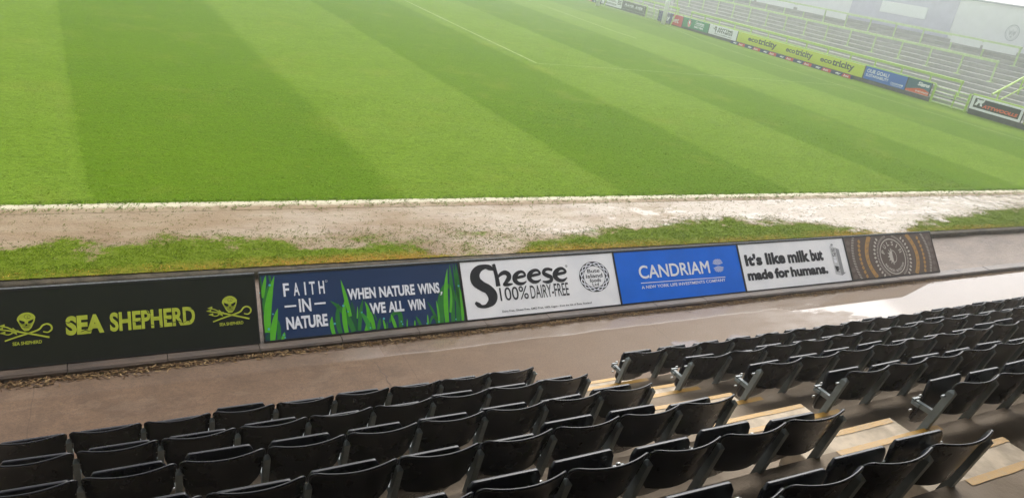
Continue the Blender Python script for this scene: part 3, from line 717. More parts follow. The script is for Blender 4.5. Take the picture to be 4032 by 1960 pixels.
# -- blue board
t = near_board('advertising_board', 'plain blue board with white CANDRIAM lettering and globe mark', 6.206, 8.592, P_BLUE)
A = Art(); A.fat('CANDRIAM', 6.60, .347, 7.945, .545, .005, 0).ribbon([(6.602, .288, .011), (8.225, .268, .011)], 0).text('A NEW YORK LIFE INVESTMENTS COMPANY', 6.60, .202, 8.215, .246, .012)
cx, cy = 8.128, .456
for sx in (-1, 1):
    for i in range(7):
        o = .016 + .0145 * i
        for sy in (-1, 1):
            P = []
            for j in range(9):
                tt = j / 8; u = tt * .118; v = o + (.105 - o) * tt ** 1.6 * .35 + .008 * i * tt
                if (u / .118) ** 2 + (v / .108) ** 2 <= 1.02: P.append((cx + sx * (u if sy > 0 else u), cy + sy * v, .0072))
            if len(P) > 2: A.ribbon(P, 0)
A.put('lettering', FB, .003, I_WHITE, t)

# -- white milk board
t = near_board('advertising_board', 'white board with fat dark lettering and a grey drink carton', 8.602, 11.078, P_WHITE)
A = Art()
A.fat("It's", 8.70, .405, 9.07, .598, .009).fat('like', 9.15, .402, 9.59, .600, .009).fat('milk', 9.65, .400, 10.15, .600, .009).fat('but', 10.19, .398, 10.49, .600, .009)
A.fat('made', 8.69, .172, 9.245, .338, .009).fat('for', 9.285, .172, 9.62, .340, .009).fat('humans.', 9.65, .170, 10.53, .338, .009)
A.put('lettering', FB, .003, I_BLACK, t)
A = Art(); A.poly([(10.70, .150), (10.835, .132), (10.835, .585), (10.70, .620)]); A.poly([(10.70, .620), (10.835, .585), (10.835, .60), (10.72, .645)]); A.put('carton_front', FB, .0026, I_LGREY, t)
A = Art(); A.poly([(10.835, .132), (10.915, .165), (10.915, .570), (10.835, .60)]); A.ell(10.765, .655, .030, .018).poly([(10.70, .150), (10.86, .118), (10.96, .16), (10.915, .166), (10.835, .132)]); A.put('carton_side', FB, .0030, I_GREY, t)
A = Art(); A.text('LY!', 10.725, .455, 10.815, .515, .03).poly([(10.722, .29), (10.808, .275), (10.80, .215), (10.78, .195), (10.75, .197), (10.73, .22)]).ring(10.812, .245, .02, .022, .007).ribbon([(10.715, .195, .008), (10.82, .18, .008)], 0).text('OAT', 10.722, .530, 10.812, .590, .02); A.put('carton_print', FB, .0034, I_BLACK, t)
A = Art(); A.rect(10.735, .34, 10.80, .40).rect(10.75, .41, 10.79, .44); A.put('carton_patch', FB, .0034, I_WHITE, t)

# -- brown patterned board
t = near_board('advertising_board', 'brown board with round leaf mandala reading PULSIN, at the far end', 11.086, 13.530, P_BROWN)
cx, cy, rx, ry = 12.29, .368, .345, .330
inb = lambda P: all(11.10 < p[0] < 13.515 and .014 < p[1] < .764 for p in P)
def leaf(A, x, y, l, w, a):
    P = [(-l, 0), (-l * .45, w * .9), (l * .1, w), (l, 0), (l * .1, -w), (-l * .45, -w * .9)]; c, s = math.cos(a), math.sin(a)
    Q = [(x + p[0] * c - p[1] * s, y + p[0] * s + p[1] * c) for p in P]
    if inb(Q): A.poly(Q)
A = Art(); A.ring(cx, cy, rx, ry, .020)
A.arc_text('PULSIN', cx, cy, rx * .74, ry * .74, 158, 22, .082, .02).arc_text('BALANCED NUTRITION', cx, cy, rx * .80, ry * .80, 212, 328, .046, .02, True)
A.poly([(cx - .006, cy - .115)] + [(cx - .006 + .088 * math.cos(a), cy + .105 * math.sin(a)) for a in [math.pi * 1.5 - math.pi * i / 14 for i in range(15)]])
for i in range(7):
    a = math.radians(100 + 160 * i / 6); A.poly([(cx + .095 * math.cos(a + .14), cy + .112 * math.sin(a + .14)), (cx + .145 * math.cos(a), cy + .165 * math.sin(a)), (cx + .095 * math.cos(a - .14), cy + .112 * math.sin(a - .14))])
A.ring(cx + .006, cy, .10, .115, .012, -90, 90).ribbon([(cx, cy - .15, .006), (cx, cy + .15, .006)], 0)
for i in range(40):
    a = 2 * math.pi * i / 40; leaf(A, cx + rx * 1.40 * math.cos(a), cy + ry * 1.40 * math.sin(a), .036, .022, a)
for i in range(90):
    a = 2 * math.pi * i / 90; P = [(cx + rx * 1.10 * math.cos(a), cy + ry * 1.10 * math.sin(a)), (cx + rx * 1.22 * math.cos(a), cy + ry * 1.22 * math.sin(a))]
    if inb(P): A.ribbon([(*P[0], .007), (*P[1], .011)], 0)
for s in (-1, 1):
    for i in range(26):
        y = .03 + .72 * i / 25; x = cx + s * (1.02 - .10 * ((y - .37) / .37) ** 2); P = [(x, y), (x + s * .06, y)]
        A.ribbon([(*P[0], .008), (*P[1], .012)], 0)
A.put('mandala', FB, .003, I_CREAM, t)
A = Art()
for s in (-1, 1):
    P = []
    for i in range(25):
        y = .016 + .746 * i / 24; P.append((cx + s * (.69 - .16 * ((y - .37) / .37) ** 2), y, .092))
    A.ribbon(P, 0)
    for i in range(9):
        y = .06 + .62 * i / 8; leaf(A, cx + s * (.875 - .09 * ((y - .37) / .37) ** 2), y, .040, .035, 1.57 + s * .3)
A.put('gold_print', FB, .0024, I_GOLD, t)
A = Art()
for s in (-1, 1):
    for i in range(7):
        y = .08 + .58 * i / 6; u = cx + s * (.69 - .16 * ((y - .37) / .37) ** 2); A.ring(u, y, .030, .032, .010, 200, 400)
    for i in range(6):
        y = .07 + .60 * i / 5; leaf(A, cx + s * (1.14 - .05 * ((y - .37) / .37) ** 2), y, .05, .055, 1.57)
    for q in (1.66, 1.74):
        P = []
        for i in range(41):
            a = math.radians(-58 + 116 * i / 40) + (math.pi if s < 0 else 0); P.append((cx + rx * q * math.cos(a), cy + ry * q * math.sin(a), .010))
        P = [p for p in P if inb([p])]
        A.ribbon(P, 0)
A.put('taupe_print', FB, .0028, I_TAUPE, t)  # taupe layer of the printed pattern

# ================================================================== THE FAR END OF THE GROUND
def FP(off, y, z): return Vector((34.2 + .115 * (y - 18) + off, y, z))       # off = metres behind the far board line
FD = (FP(0, 0, 0) - FP(0, 1, 0)).normalized(); FN = Vector((-1, .115, 0)).normalized()
def far_frame(off, y0, z0): return Frame(FP(off, y0, z0), FD, (0, 0, 1), FN)      # u runs left to right as seen from the pitch
FL = math.sqrt(1 + .115 ** 2)
GREEN = simple('green_rail_paint', lin(170, 204, 86), .5, .1, 6); GREEN2 = simple('mist_paled_green', lin(186, 208, 150), .5, .1, 6)  # distant rail greens paled, mist put into the colour
I_FNAVY = ink('deep_blue', (14, 30, 110)); I_FRED = ink('red', (214, 34, 52)); I_FGREEN = ink('bottle_green', (8, 140, 92)); I_FLIME = ink('acid_lime', (200, 220, 30))
I_FBLUE = ink('sky_blue', (16, 100, 200)); I_TEAL = ink('teal', (30, 96, 118)); I_ORANGE = ink('orange', (226, 92, 44)); I_SLATE = ink('slate', (36, 46, 44)); I_OLIVE = ink('olive', (44, 66, 30)); I_BLK = ink('jet', (22, 24, 26))

n = NT('mist_paled_concrete')
X, Y, Z = n.xyz(); f = n.noise(1.2, 5, .65); f2 = n.noise(9, 4, .7)
c = n.mix(n.ramp(f, .3, .7), lin(160, 161, 155), lin(176, 176, 170)); c = n.mix(n.ramp(f2, .5, .8, 0, .4), c, lin(146, 146, 140)); n.base(c); n.rough(.9); n.spec(.1); n.bump(f2, .3, .02); FCON = n.m  # concrete kept pale, mist painted into its colour
mb = MB(); T0, TR = .62, .525
prof = [(T0, ZP - .02)]
for i in range(13): prof += [(T0 + TR * i, ZP + .206 * (i + 1)), (T0 + TR * (i + 1), ZP + .206 * (i + 1))]
for (a, za), (b, zb) in zip(prof, prof[1:]): mb.quad(FP(a, 11, za), FP(a, 96, za), FP(b, 96, zb), FP(b, 11, zb))
ft = struct(build('far_terrace', mb, FCON, fix=False))
FCON2 = simple('light_evened_tread', lin(154, 154, 148), .9, .12, 4, .1); ft.data.materials.append(FCON2)  # treads toned darker to offset the brighter light on flat steps
for p in ft.data.polygons: p.material_index = 1 if abs(p.normal.z) > .5 else 0
def far_z(off): return ZP + .206 * (int((off - T0) / TR) + 1)

# ---- back wall with its purple panel, sign and emblem, colours paled for mist
t = thing('back_wall', 'white back wall of the misty far terrace with a dark purple panel', 'wall', FP(7.3, 40, 2.6))
M_WW = simple('white_cladding', lin(218, 221, 221), .5, .03, 2)
fw = far_frame(7.25, 96, 0)
uw = lambda y: (96 - y) * FL
m = MB(); m.box(uw(96), 2.5, -.25, uw(11), 5.25, 0, fw); build('wall', m, M_WW, t)
m = MB(); m.box(uw(35.66), 2.7, .004, uw(27.8), 5.2, .03, fw); build('dark_panel', m, simple('mist_paled_purple', lin(190, 190, 204), .5, .05, 2), t)  # purple lightened to pale lilac, mist painted in
m = MB(); m.box(uw(96), 5.25, -.3, uw(11), 5.34, .10, fw); build('coping', m, simple('grey_coping', lin(160, 165, 168), .5), t)
t = thing('sign', 'long white sign on the dark purple panel of the back wall', 'sign', FP(7.2, 31.4, 3.85))
m = MB(); m.box(uw(33.17), 3.835, .034, uw(29.68), 4.505, .06, fw); build('sign_panel', m, simple('white_sign', lin(226, 230, 230), .5, .03), t)
t = thing('emblem', 'round grey club emblem on the white back wall', 'emblem', FP(7.2, 24.1, 3.6))
A = Art(); A.ring(uw(24.1), 3.97, .40, .42, .05); A.ring(uw(24.1), 3.97, .31, .33, .02); A.put('emblem_ring', fw, .012, simple('mist_paled_ring', lin(178, 184, 184), .5), t)
A = Art(); u = uw(24.1)
A.poly([(u - .20, 4.12), (u - .13, 4.03), (u - .06, 4.08), (u - .03, 3.94), (u - .12, 3.80), (u - .2, 3.93)]).poly([(u + .20, 4.12), (u + .13, 4.03), (u + .06, 4.08), (u + .03, 3.94), (u + .12, 3.80), (u + .2, 3.93)]).ell(u, 3.76, .07, .05).rect(u - .02, 3.82, u + .02, 4.15)
A.put('emblem_figure', fw, .012, simple('mist_paled_figure', lin(184, 189, 189), .5), t)  # figure nearly as pale as the wall, mist painted in

# ---- dark base walls along the pitch, mist grey painted into the black
n = NT('mist_greyed_black_wall'); f = n.noise(3, 5, .7); n.base(n.mix(n.ramp(f, .35, .7), lin(52, 54, 58), lin(78, 80, 82))); n.rough(.6); n.bump(n.noise(20, 4), .3, .02); M_BW = n.m
for a, b, zt, lab in ((66, 50.1, .47, 'low black wall under the boards left of the far gate'), (48.06, 22.5, .60, 'long low black wall under the boards behind the goal line'), (20.3, 12, .63, 'low black wall under the Attwoolls board at the right edge')):
    o = MB(); ff = far_frame(0, a, ZP - .05); o.box(0, 0, -.22, (a - b) * FL, zt - ZP + .05, -.006, ff)
    tag(build('low_wall', o, M_BW), lab, 'low wall')
# ---- green top rails along the boards
for a, b, lab in ((66, 50.1, 'lime green top rail over the boards left of the far gate'), (48.06, 22.4, 'lime green top rail over the long run of boards behind the goal line'), (20.36, 12, 'lime green top rail over the Attwoolls board')):
    t = thing('fence_rail', lab, 'rail', FP(0, (a + b) / 2, 1.2))
    m = MB(); m.bar(FP(.06, a, 1.265), FP(.06, b, 1.265), .07, .07); build('rail', m, GREEN, t)
    k = int((a - b) / 3.2)
    for i in range(k + 1):
        y = b + .04 + (a - b - .08) * i / max(k, 1); m = MB(); m.bar(FP(.10, y, .42), FP(.10, y, 1.228), .06, .06); build('post', m, GREEN, t)
m = MB(); m.bar(FP(.24, 38, 1.16), FP(.24, 26, 1.16), .05, .05)
tag(build('conduit', m, GREEN2), 'thin pale green pipe just behind the lime boards', 'pipe')

def far_board(label, a, b, z0, z1, face, off=0.0, frame=M_TRIM, th=.04):
    t = thing('advertising_board', label, 'advertising board', FP(off, (a + b) / 2, z0), 'advertising boards behind the goal line')
    f = far_frame(off, a, z0); w = (a - b) * FL; h = z1 - z0
    m = MB(); m.box(.01, 0, 0, w - .01, h, th, f); build('panel', m, face, t)
    m = MB(); m.box(-.012, 0, -.004, .01, h + .01, th + .008, f); build('edge_trim', m, frame, t)
    m = MB(); m.box(w - .01, 0, -.004, w + .012, h + .01, th + .008, f); build('edge_trim', m, frame, t)
    f2 = far_frame(off, a, z0); f2.O = f2.O + FN * th
    return t, f2, w, h
t, f, w, h = far_board('white board at the top edge, left of the far goal post', 64.0, 57.25, .50, 1.16, I_WHITE)
A = Art(); A.rect(.5, .1, 1.6, .3).text('2', 6.0, .1, 6.3, .5, .03); A.put('lettering', f, .003, I_BLACK, t)
t, f, w, h = far_board('white board reading ESS with a grey web address pill', 57.15, 54.0, .48, 1.16, I_WHITE)
A = Art(); A.text('ESS', 2.36, .26, 3.0, .62, .02).ring(2.68, .30, .36, .22, .02, 200, 340); A.put('lettering', f, .003, I_BLK, t)
A = Art(); A.rect(.25, .12, 2.05, .26).ell(.25, .19, .09, .07).ell(2.05, .19, .09, .07).rect(.5, .38, 2.1, .43).rect(.5, .48, 1.9, .52); A.put('address_pill', f, .003, I_GREY, t)
A = Art(); A.text('w.ess-emp.co.uk', .4, .14, 1.95, .245, .02); A.put('address', f, .005, I_WHITE, t)
t, f, w, h = far_board('dark grey board reading PLAYER AYER in white', 53.95, 50.1, .36, 1.17, I_SLATE)
A = Art(); A.text('PLAYER', .42, .44, 1.95, .66, .02, .25).text('AYER', 2.15, .43, 3.4, .66, .02, .25); A.put('lettering', f, .003, I_WHITE, t)
t, f, w, h = far_board('half navy half red board reading sky bet behind the goal post', 48.02, 44.56, .44, 1.19, I_FNAVY)
A = Art(); A.poly([(1.95, .002), (w - .01, .002), (w - .01, h - .002), (2.12, h - .002)]); A.put('red_half', f, .002, I_FRED, t)
A = Art(); A.text('sky', .62, .16, 1.75, .56, .05); A.text('bet', 2.05, .20, 2.98, .58, .012); A.put('lettering', f, .004, I_WHITE, t)
t, f, w, h = far_board('green board with a red and white bull head reading Carabao', 44.5, 41.2, .56, 1.19, I_FGREEN)
A = Art(); A.ell(.85, .30, .20, .25); A.put('red_disc', f, .002, I_FRED, t)
A = Art(); A.poly([(.73, .45), (.97, .45), (.95, .34), (.90, .28), (.88, .10), (.82, .10), (.80, .28), (.75, .34)]).ring(.85, .30, .22, .27, .02); A.text('Carabao', 1.62, .38, 2.72, .56, .03); A.rect(1.55, .30, 2.75, .335); A.text('ENERGY DRINK', 1.55, .10, 2.7, .24, .04); A.put('lettering', f, .004, I_WHITE, t)
A = Art(); A.ribbon([(.72, .42, .05), (.52, .44, .045), (.46, .54, .02)], 4).ribbon([(.98, .42, .05), (1.18, .44, .045), (1.24, .54, .02)], 4); A.put('horns', f, .006, I_BLK, t)
t, f, w, h = far_board('white board with a running figure reading ANYTIME FITNESS', 41.15, 37.93, .57, 1.20, I_WHITE)
A = Art(); A.text('ANYTIME', 1.02, .40, 2.72, .55, .03).text('FITNESS', 1.02, .22, 2.72, .37, .03).text('Get to a healthier place.', .72, .05, 2.75, .17, .004)
A.ell(.72, .56, .05, .035).ribbon([(.62, .50, .03), (.76, .50, .07), (.88, .55, .025)], 4).ribbon([(.74, .50, .07), (.84, .36, .06), (.74, .28, .04), (.86, .20, .03)], 4).ribbon([(.80, .38, .05), (.56, .40, .035), (.50, .47, .02)], 4); A.put('lettering', f, .003, I_SLATE, t)
t, f, w, h = far_board('long lime board repeating ecotricity three times', 37.88, 26.78, .59, 1.22, I_FLIME)
for i, y in enumerate((37.05, 32.95, 29.85)):
    pass
for yc0, yc1 in ((36.75, 33.95), (33.05, 30.75), (30.1, 27.5)):
    A = Art(); u0, u1 = (37.88 - yc0) * FL, (37.88 - yc1) * FL; ww = u1 - u0
    A.text('eco', u0, .23, u0 + ww * .36, .43, .035).text('tricity', u0 + ww * .37, .10, u1, .55, .035)
    for q in (.40, .47, .535, .62, .70, .80, .93): A.rect(u0 + ww * q - .05, .225, u0 + ww * q + .06, .255)
    A.put('lettering', f, .003, I_OLIVE, t)
t, f, w, h = far_board('bright blue board asking OUR GOAL? SUSTAINABILITY', 26.72, 23.96, .60, 1.23, I_FBLUE)
A = Art(); A.text('OUR GOAL?', .14, .34, 1.62, .53, .02).text('SUSTAINABILITY', .14, .15, 1.66, .29, .012).text('CANDRIAM', 1.83, .12, 2.5, .205, .01).ell(2.58, .16, .05, .045).rect(1.83, .085, 2.62, .094).rect(1.88, .05, 2.58, .06); A.put('lettering', f, .003, I_WHITE, t)
t, f, w, h = far_board('teal and orange board reading Signs with a phone number', 23.92, 22.53, .62, 1.24, I_TEAL)
A = Art(); A.poly([(.012, .002), (w - .012, .002), (w - .012, .18), (1.05, .27), (.75, .26), (.45, .19), (.012, .10)]); A.put('orange_wave', f, .002, I_ORANGE, t)
A = Art(); A.text('Signs', .62, .32, 1.32, .56, .05, .12).text('01453 835221', .60, .07, 1.34, .145, .02); A.put('lettering', f, .004, I_WHITE, t)
t, f, w, h = far_board('white framed dark board reading ATTWOOLLS in orange', 20.28, 17.76, .64, 1.22, I_WHITE)
A = Art(); A.rect(.17, .10, w - .14, h - .07); A.put('dark_field', f, .002, I_SLATE, t)
A = Art(); A.text('ATTWOOLLS', .62, .16, w - .20, .31, .06, .2); A.put('lettering', f, .004, I_ORANGE, t)
A = Art(); A.poly([(.22, .20), (.30, .40), (.26, .48), (.40, .46), (.58, .47), (.66, .52), (.64, .40), (.56, .32), (.62, .20), (.50, .20), (.46, .32), (.40, .32), (.34, .20)]); A.put('emblem', f, .005, I_WHITE, t)
t, f, w, h = far_board('pale green board cut by the right edge past the Attwoolls board', 17.6, 14.2, .62, 1.18, I_FLIME)
# ---- low sky bet strips lying against the foot of the boards
def strip_board(label, a, b, reps):
    t = thing('pitch_side_strip', label, 'advertising strip', FP(-.2, (a + b) / 2, ZP), 'red and blue strips at the foot of the boards')
    f = far_frame(-.16, a, ZP + .004); w = (a - b) * FL; h = .18
    P = [(0, 0)] + [(w, 0), (w, h * .6)] + [(w - .04, h * .9), (w - .12, h), (.14, h), (.04, h * .7)]
    m = MB(); k = len(P); m.add([f(u, v, 0) for u, v in P] + [f(u, v, .10) for u, v in P], [tuple(range(k)), tuple(range(2 * k - 1, k - 1, -1))] + [(i, (i + 1) % k, k + (i + 1) % k, k + i) for i in range(k)]); build('panel', m, I_FNAVY, t)
    R = Art(); Wt = Art(); p = w / reps
    for i in range(reps):
        u = i * p; R.poly([(u + p * .52, .004), (u + p * .97 - (.04 if i == reps - 1 else 0), .004), (u + p * 1.0 - (.13 if i == reps - 1 else 0), h - .006), (u + p * .58, h - .006)])
        Wt.text('sky', u + p * .20, .025, u + p * .47, .15, .06, .3).text('bet', u + p * .60, .03, u + p * .86, .15, .02, .3)
    R.put('red_print', f, .103, I_FRED, t); Wt.put('lettering', f, .106, I_WHITE, t)
strip_board('low blue and red strip repeating sky bet under the lime board', 38.2, 27.25, 7)
strip_board('low blue and red strip left of the far goal post', 66.0, 57.6, 5)

# ---- crush barriers on the far terrace
def barrier(label, off, z, a, b, step, r, mat):
    r *= 1.35
    t = thing('crush_barrier', label, 'crush barrier', FP(off, (a + b) / 2, far_z(off)), 'green crush barriers on the far terrace')
    m = MB(); m.bar(FP(off, a, z), FP(off, b, z), r, r * 1.1); build('rail', m, mat, t)
    k = max(1, round((a - b) / step))
    for i in range(k + 1):
        y = a + (b - a) * i / k; y = min(max(y, min(a, b) + .04), max(a, b) - .04); g = far_z(off)
        m = MB(); m.bar(FP(off, y, g), FP(off, y, z - r * .55), .065, .065); m.box(-.14, 0, -.12, .14, .03, .12, Frame(FP(off, y, g), FD, (0, 0, 1), FN)); build('post', m, mat, t)
barrier('low green rail just behind the boards right of the goal post', 1.25, 1.53, 45.4, 21.85, 1.88, .09, GREEN)
barrier('low green rail just behind the boards left of the goal post', 1.25, 1.53, 62, 47.2, 1.88, .09, GREEN)
barrier('tall green rail half way up the far terrace', 3.6, 2.62, 61, 21.97, 1.93, .085, GREEN2)
barrier('pale topmost green rail below the back wall', 5.6, 3.37, 60, 22.3, 1.95, .085, GREEN2)
for a, b, lab in ((60, 50.2, 'white screen at the far left of the top rail'), (49.8, 43.6, 'white screen on the top rail, second from the left'), (43.3, 39.2, 'white screen on the top rail, third from the left'), (38.8, 36.15, 'wide white screen on the top rail'), (36.0, 34.2, 'narrow white screen on the top rail beside the purple panel'), (26.3, 24.45, 'white screen on the top rail below the round emblem'), (24.3, 22.4, 'white screen at the right end of the top rail')):
    m = MB(); f = far_frame(5.5, a, 2.98); m.box(0, 0, 0, (a - b) * FL, .36, .02, f)
    tag(build('screen_panel', m, M_WW), lab, 'screen panel', 'white screens hung on the top rail')
# ---- sloping handrails of the stairs at the right
t = thing('stair_handrail', 'sloping lime green double handrail climbing the far terrace stairs', 'handrail', FP(1.2, 20.2, ZP))
m = MB(); m.tube([FP(1.2, 20.18, 1.34), FP(6.4, 20.5, 3.46)], .055, 8); build('upper_rail', m, GREEN, t)
m = MB(); m.tube([FP(1.6, 19.95, 1.18), FP(6.4, 20.3, 2.98)], .035, 8); build('lower_rail', m, GREEN, t)
for off in (1.7, 3.2, 4.9, 6.2):
    m = MB(); m.bar(FP(off, 20.2, far_z(off)), FP(off, 20.2, 1.33 + (off - 1.2) * .408), .06, .06); build('post', m, GREEN, t)

# ---- gates
def gate(label, a, b, bars, horiz):
    t = thing('gate', label, 'gate', FP(.05, (a + b) / 2, ZP), 'green pitch gates in the far boards')
    m = MB(); f = lambda y, z: FP(.05, y, z)
    for y in (a - .05, b + .05): m.bar(f(y, ZP), f(y, 1.24), .08, .08)
    build('frame', m, GREEN, t)
    m = MB(); m.bar(f(a - .1, .47), f(b + .1, .47), .05, .05); m.bar(f(a - .1, 1.16), f(b + .1, 1.16), .045, .045)
    for i in range(horiz): z = .47 + .69 * (i + 1) / (horiz + 1); m.bar(f(a - .1, z), f(b + .1, z), .03, .03)
    for i in range(bars): y = a - .12 + (b - a + .24) * (i + .5) / bars; m.bar(f(y, .48), f(y, 1.15), .018, .018)
    build('leaf', m, GREEN2, t)
    m = MB(); mid = a + (b - a) * .62; m.bar(f(mid, ZP), f(mid, 1.14), .06, .06); build('latch_post', m, GREEN, t)
    m = MB(); m.box(-.12, .76, .03, .06, .80, .07, Frame(f(mid, 0), FD, (0, 0, 1), FN)); build('latch', m, M_TRIM, t)
gate('green barred gate beside the dark grey board, left of the goal post', 50.05, 48.1, 16, 0)
gate('green gate with horizontal bars beside the Signs board', 22.42, 20.42, 0, 3)

# ---- goal
t = thing('goal', 'white football goal with net in front of the sky bet board', 'goal', (36.75, 51, ZP))
M_POST = simple('white_post', lin(236, 238, 236), .35, .03)
PA, PB = (36.55, 45.9), (36.85, 55.5); H = ZP + 3.0
for p in (PA, PB):
    m = MB(); m.tube([(p[0], p[1], ZP - .05), (p[0], p[1], H)], .17, 12); build('goal_post', m, M_POST, t, True)
m = MB(); m.tube([(PA[0], PA[1] - .085, H), (PB[0], PB[1] + .12, H)], .12, 12); build('crossbar', m, M_POST, t, True)
for p in (PA, PB):
    m = MB(); m.tube([(p[0] + .25, p[1] - .55, ZP), (p[0] + .62, p[1] - .50, ZP + 1.1), (p[0] + .5, p[1] - .2, ZP + 2.6)], .045, 8); build('net_stanchion', m, GREEN, t)
n = NT('net_cord'); n.base(lin(225, 228, 226)); n.rough(.7)
m = MB()
for p in (PA, PB):
    for i in range(4): x = p[0] + .12 + .11 * i; m.bar((x, p[1], ZP + .02), (x - .02, p[1], H - .05), .006, .006)
    for i in range(17): z = ZP + .1 + i * .17; m.bar((p[0] + .08, p[1], z), (p[0] + .47, p[1], z + .02), .006, .006)
for i in range(54): y = PA[1] + (PB[1] - PA[1]) * i / 53; m.bar((PA[0] + .47, y, ZP + .02), (PA[0] + .45, y, H - .05), .006, .006)
for i in range(17): z = ZP + .1 + i * .17; m.bar((PA[0] + .47, PA[1], z), (PB[0] + .47, PB[1], z), .006, .006)
build('net', m, n.m, t)

# ================================================================== SEATS
n = NT('black_seat_plastic')
f = n.noise(5, 4, .6, n.tc.outputs['Object']); n.base(n.mix(f, (.0025, .0027, .0055, 1), (.006, .0064, .0115, 1)))
f2 = n.noise(3.2, 4, .7); n.rough(n.ramp(f2, .3, .7, .24, .34)); n.spec(.16); n.b.inputs['Coat Weight'].default_value = .28; n.b.inputs['Coat Roughness'].default_value = .10; n.bump(n.ramp(n.noise(130, 2), .55, .75), .10, .002); M_SEAT = n.m
M_STEEL = simple('grey_green_steel', lin(112, 121, 121), .42, .18, 7, .5, .1, 40)
M_BOLT = simple('zinc_bolt', lin(190, 190, 186), .35, metal=.7)
BW = .234
def half_width(d, h, r=.042, rb=.085):
    """half width of the backrest at distance d below its top"""
    w = BW - .018 * d / h
    if d < r: w -= r - math.sqrt(max(0, r * r - (r - d) ** 2))
    e = h - d
    if e < rb: w -= (rb - math.sqrt(max(0, rb * rb - (rb - e) ** 2))) * .8
    return w
def mesh_backrest():
    mb = MB(); H = .285; nu, nv = 16, 14; zt = .80
    D = [0, .004, .012, .025, .04, .055] + [.055 + (H - .125) * i / 4 for i in range(1, 5)] + [H - .05, H - .03, H - .014, H - .004]
    def pt(u, d, th):
        w = half_width(d, H); x = u * w; s = x / BW
        sag = .006 * (1 - s * s)
        z = zt - d - sag - .02 * (1 - s * s) * (d / H)
        y = .052 * (s * s - 1) + .20 * d + .10 * d * d + .012 * math.exp(-d / .03) * -1
        return (x, y + th, z)
    for th in (0, .012):
        vs = [pt(-1 + 2 * i / nu, d, th) for d in D for i in range(nu + 1)]; w = nu + 1
        mb.add(vs, [(r * w + i, r * w + i + 1, (r + 1) * w + i + 1, (r + 1) * w + i) for r in range(len(D) - 1) for i in range(nu)])
    # rolled rim over the top and down the sides
    L = [pt(-1, d, .004) for d in reversed(D[1:9])]; Rr = [pt(1, d, .004) for d in D[1:9]]
    top = [pt(-1 + 2 * i / nu, 0.001, .004) for i in range(nu + 1)]
    path = L + top + Rr
    rad = [.008] * 3 + [.008] * (len(path) - 6) + [.008] * 3
    mb.tube(path, rad, 8)
    # lower edge
    mb.tube([pt(-1 + 2 * i / nu, H - .004, .006) for i in range(nu + 1)], .008, 6)
    return mb
def mesh_pan():
    """seat pan tipped up, standing in front of the backrest"""
    mb = MB(); n1 = 10; hw = .200
    prof = []
    pts = []
    for i in range(n1 + 1):
        t = i / n1; z = .300 + (.672 - .300) * t; y = .205 - .050 * t - .018 * math.sin(math.pi * t); pts.append((y, z, t))
    nu = 12; W = nu + 1
    for th in (0, .026):
        vs = []
        for y, z, t in pts:
            k = hw
            if t < .22: k = hw * (.80 + .20 * math.sin(t / .22 * math.pi / 2))
            if t > .93: k = hw - .022 * ((t - .93) / .07) ** 2
            for i in range(nu + 1):
                s = -1 + 2 * i / nu; vs.append((s * k, y + th - .012 * (1 - s * s) * math.sin(math.pi * t), z - (.03 * s * s * -1 + .03 if t < .05 else 0)))
        mb.add(vs, [(r * W + i, r * W + i + 1, (r + 1) * W + i + 1, (r + 1) * W + i) for r in range(n1) for i in range(nu)])
    k = (n1 + 1) * W
    fs = []
    for i in range(nu): fs += [(i, i + 1, k + i + 1, k + i), (n1 * W + i, n1 * W + i + 1, k + n1 * W + i + 1, k + n1 * W + i)]
    for r in range(n1): fs += [(r * W, (r + 1) * W, k + (r + 1) * W, k + r * W), (r * W + nu, (r + 1) * W + nu, k + (r + 1) * W + nu, k + r * W + nu)]
    mb.f += fs
    return mb
def mesh_post(x):
    mb = MB(); a = Vector((x, .100, .26)); b = Vector((x, .000, .715)); w, h = .018, .025
    vs = []
    for c in (a, b): vs += [(c.x - w, c.y - h, c.z), (c.x + w, c.y - h, c.z), (c.x + w, c.y + h, c.z - .0), (c.x - w, c.y + h, c.z)]
    vs += [(b.x, b.y - .004, b.z + .026)]
    mb.add(vs, [(3, 2, 1, 0), (0, 1, 5, 4), (1, 2, 6, 5), (2, 3, 7, 6), (3, 0, 4, 7), (4, 5, 8), (5, 6, 8), (6, 7, 8), (7, 4, 8)])
    s = 1 if x > 0 else -1
    mb.box(x - .055, .02, .668, x + .055, .034, .682)                      # tab that carries the backs on either side
    return mb
def mesh_arm(x):
    mb = MB(); mb.box(x - .016, .045, .485, x + .014, .215, .526); mb.box(x - .03, .196, .522, x + .045, .214, .534); mb.box(x - .03, .15, .49, x - .016, .21, .515)
    return mb
def mesh_bolt(x, y, z):
    mb = MB(); s = -1 if x < 0 else 1
    mb.tube([(x * .90 + s * .0, y, z), (x * .90 + s * .022, y, z)], .009, 8)
    return mb
def proto(mb, name, mat, smooth=True):
    me = bpy.data.meshes.new(name); me.from_pydata([tuple(v) for v in mb.v], [], mb.f); me.update()
    bm = bmesh.new(); bm.from_mesh(me); bmesh.ops.recalc_face_normals(bm, faces=bm.faces); bm.to_mesh(me); bm.free(); me.materials.append(mat)
    for p in me.polygons: p.use_smooth = smooth
    return me
ME_BACK = proto(mesh_backrest(), 'backrest', M_SEAT); ME_PAN = proto(mesh_pan(), 'seat_pan', M_SEAT, True)
PX = .247
ME = {s: (proto(mesh_post(s * PX), 'post', M_STEEL, False), proto(mesh_arm(s * PX), 'arm', M_STEEL, False), proto(mesh_bolt(s * PX, .215, .42), 'bolt', M_BOLT, True), proto(mesh_bolt(s * PX, .19, .56), 'bolt', M_BOLT, True)) for s in (-1, 1)}
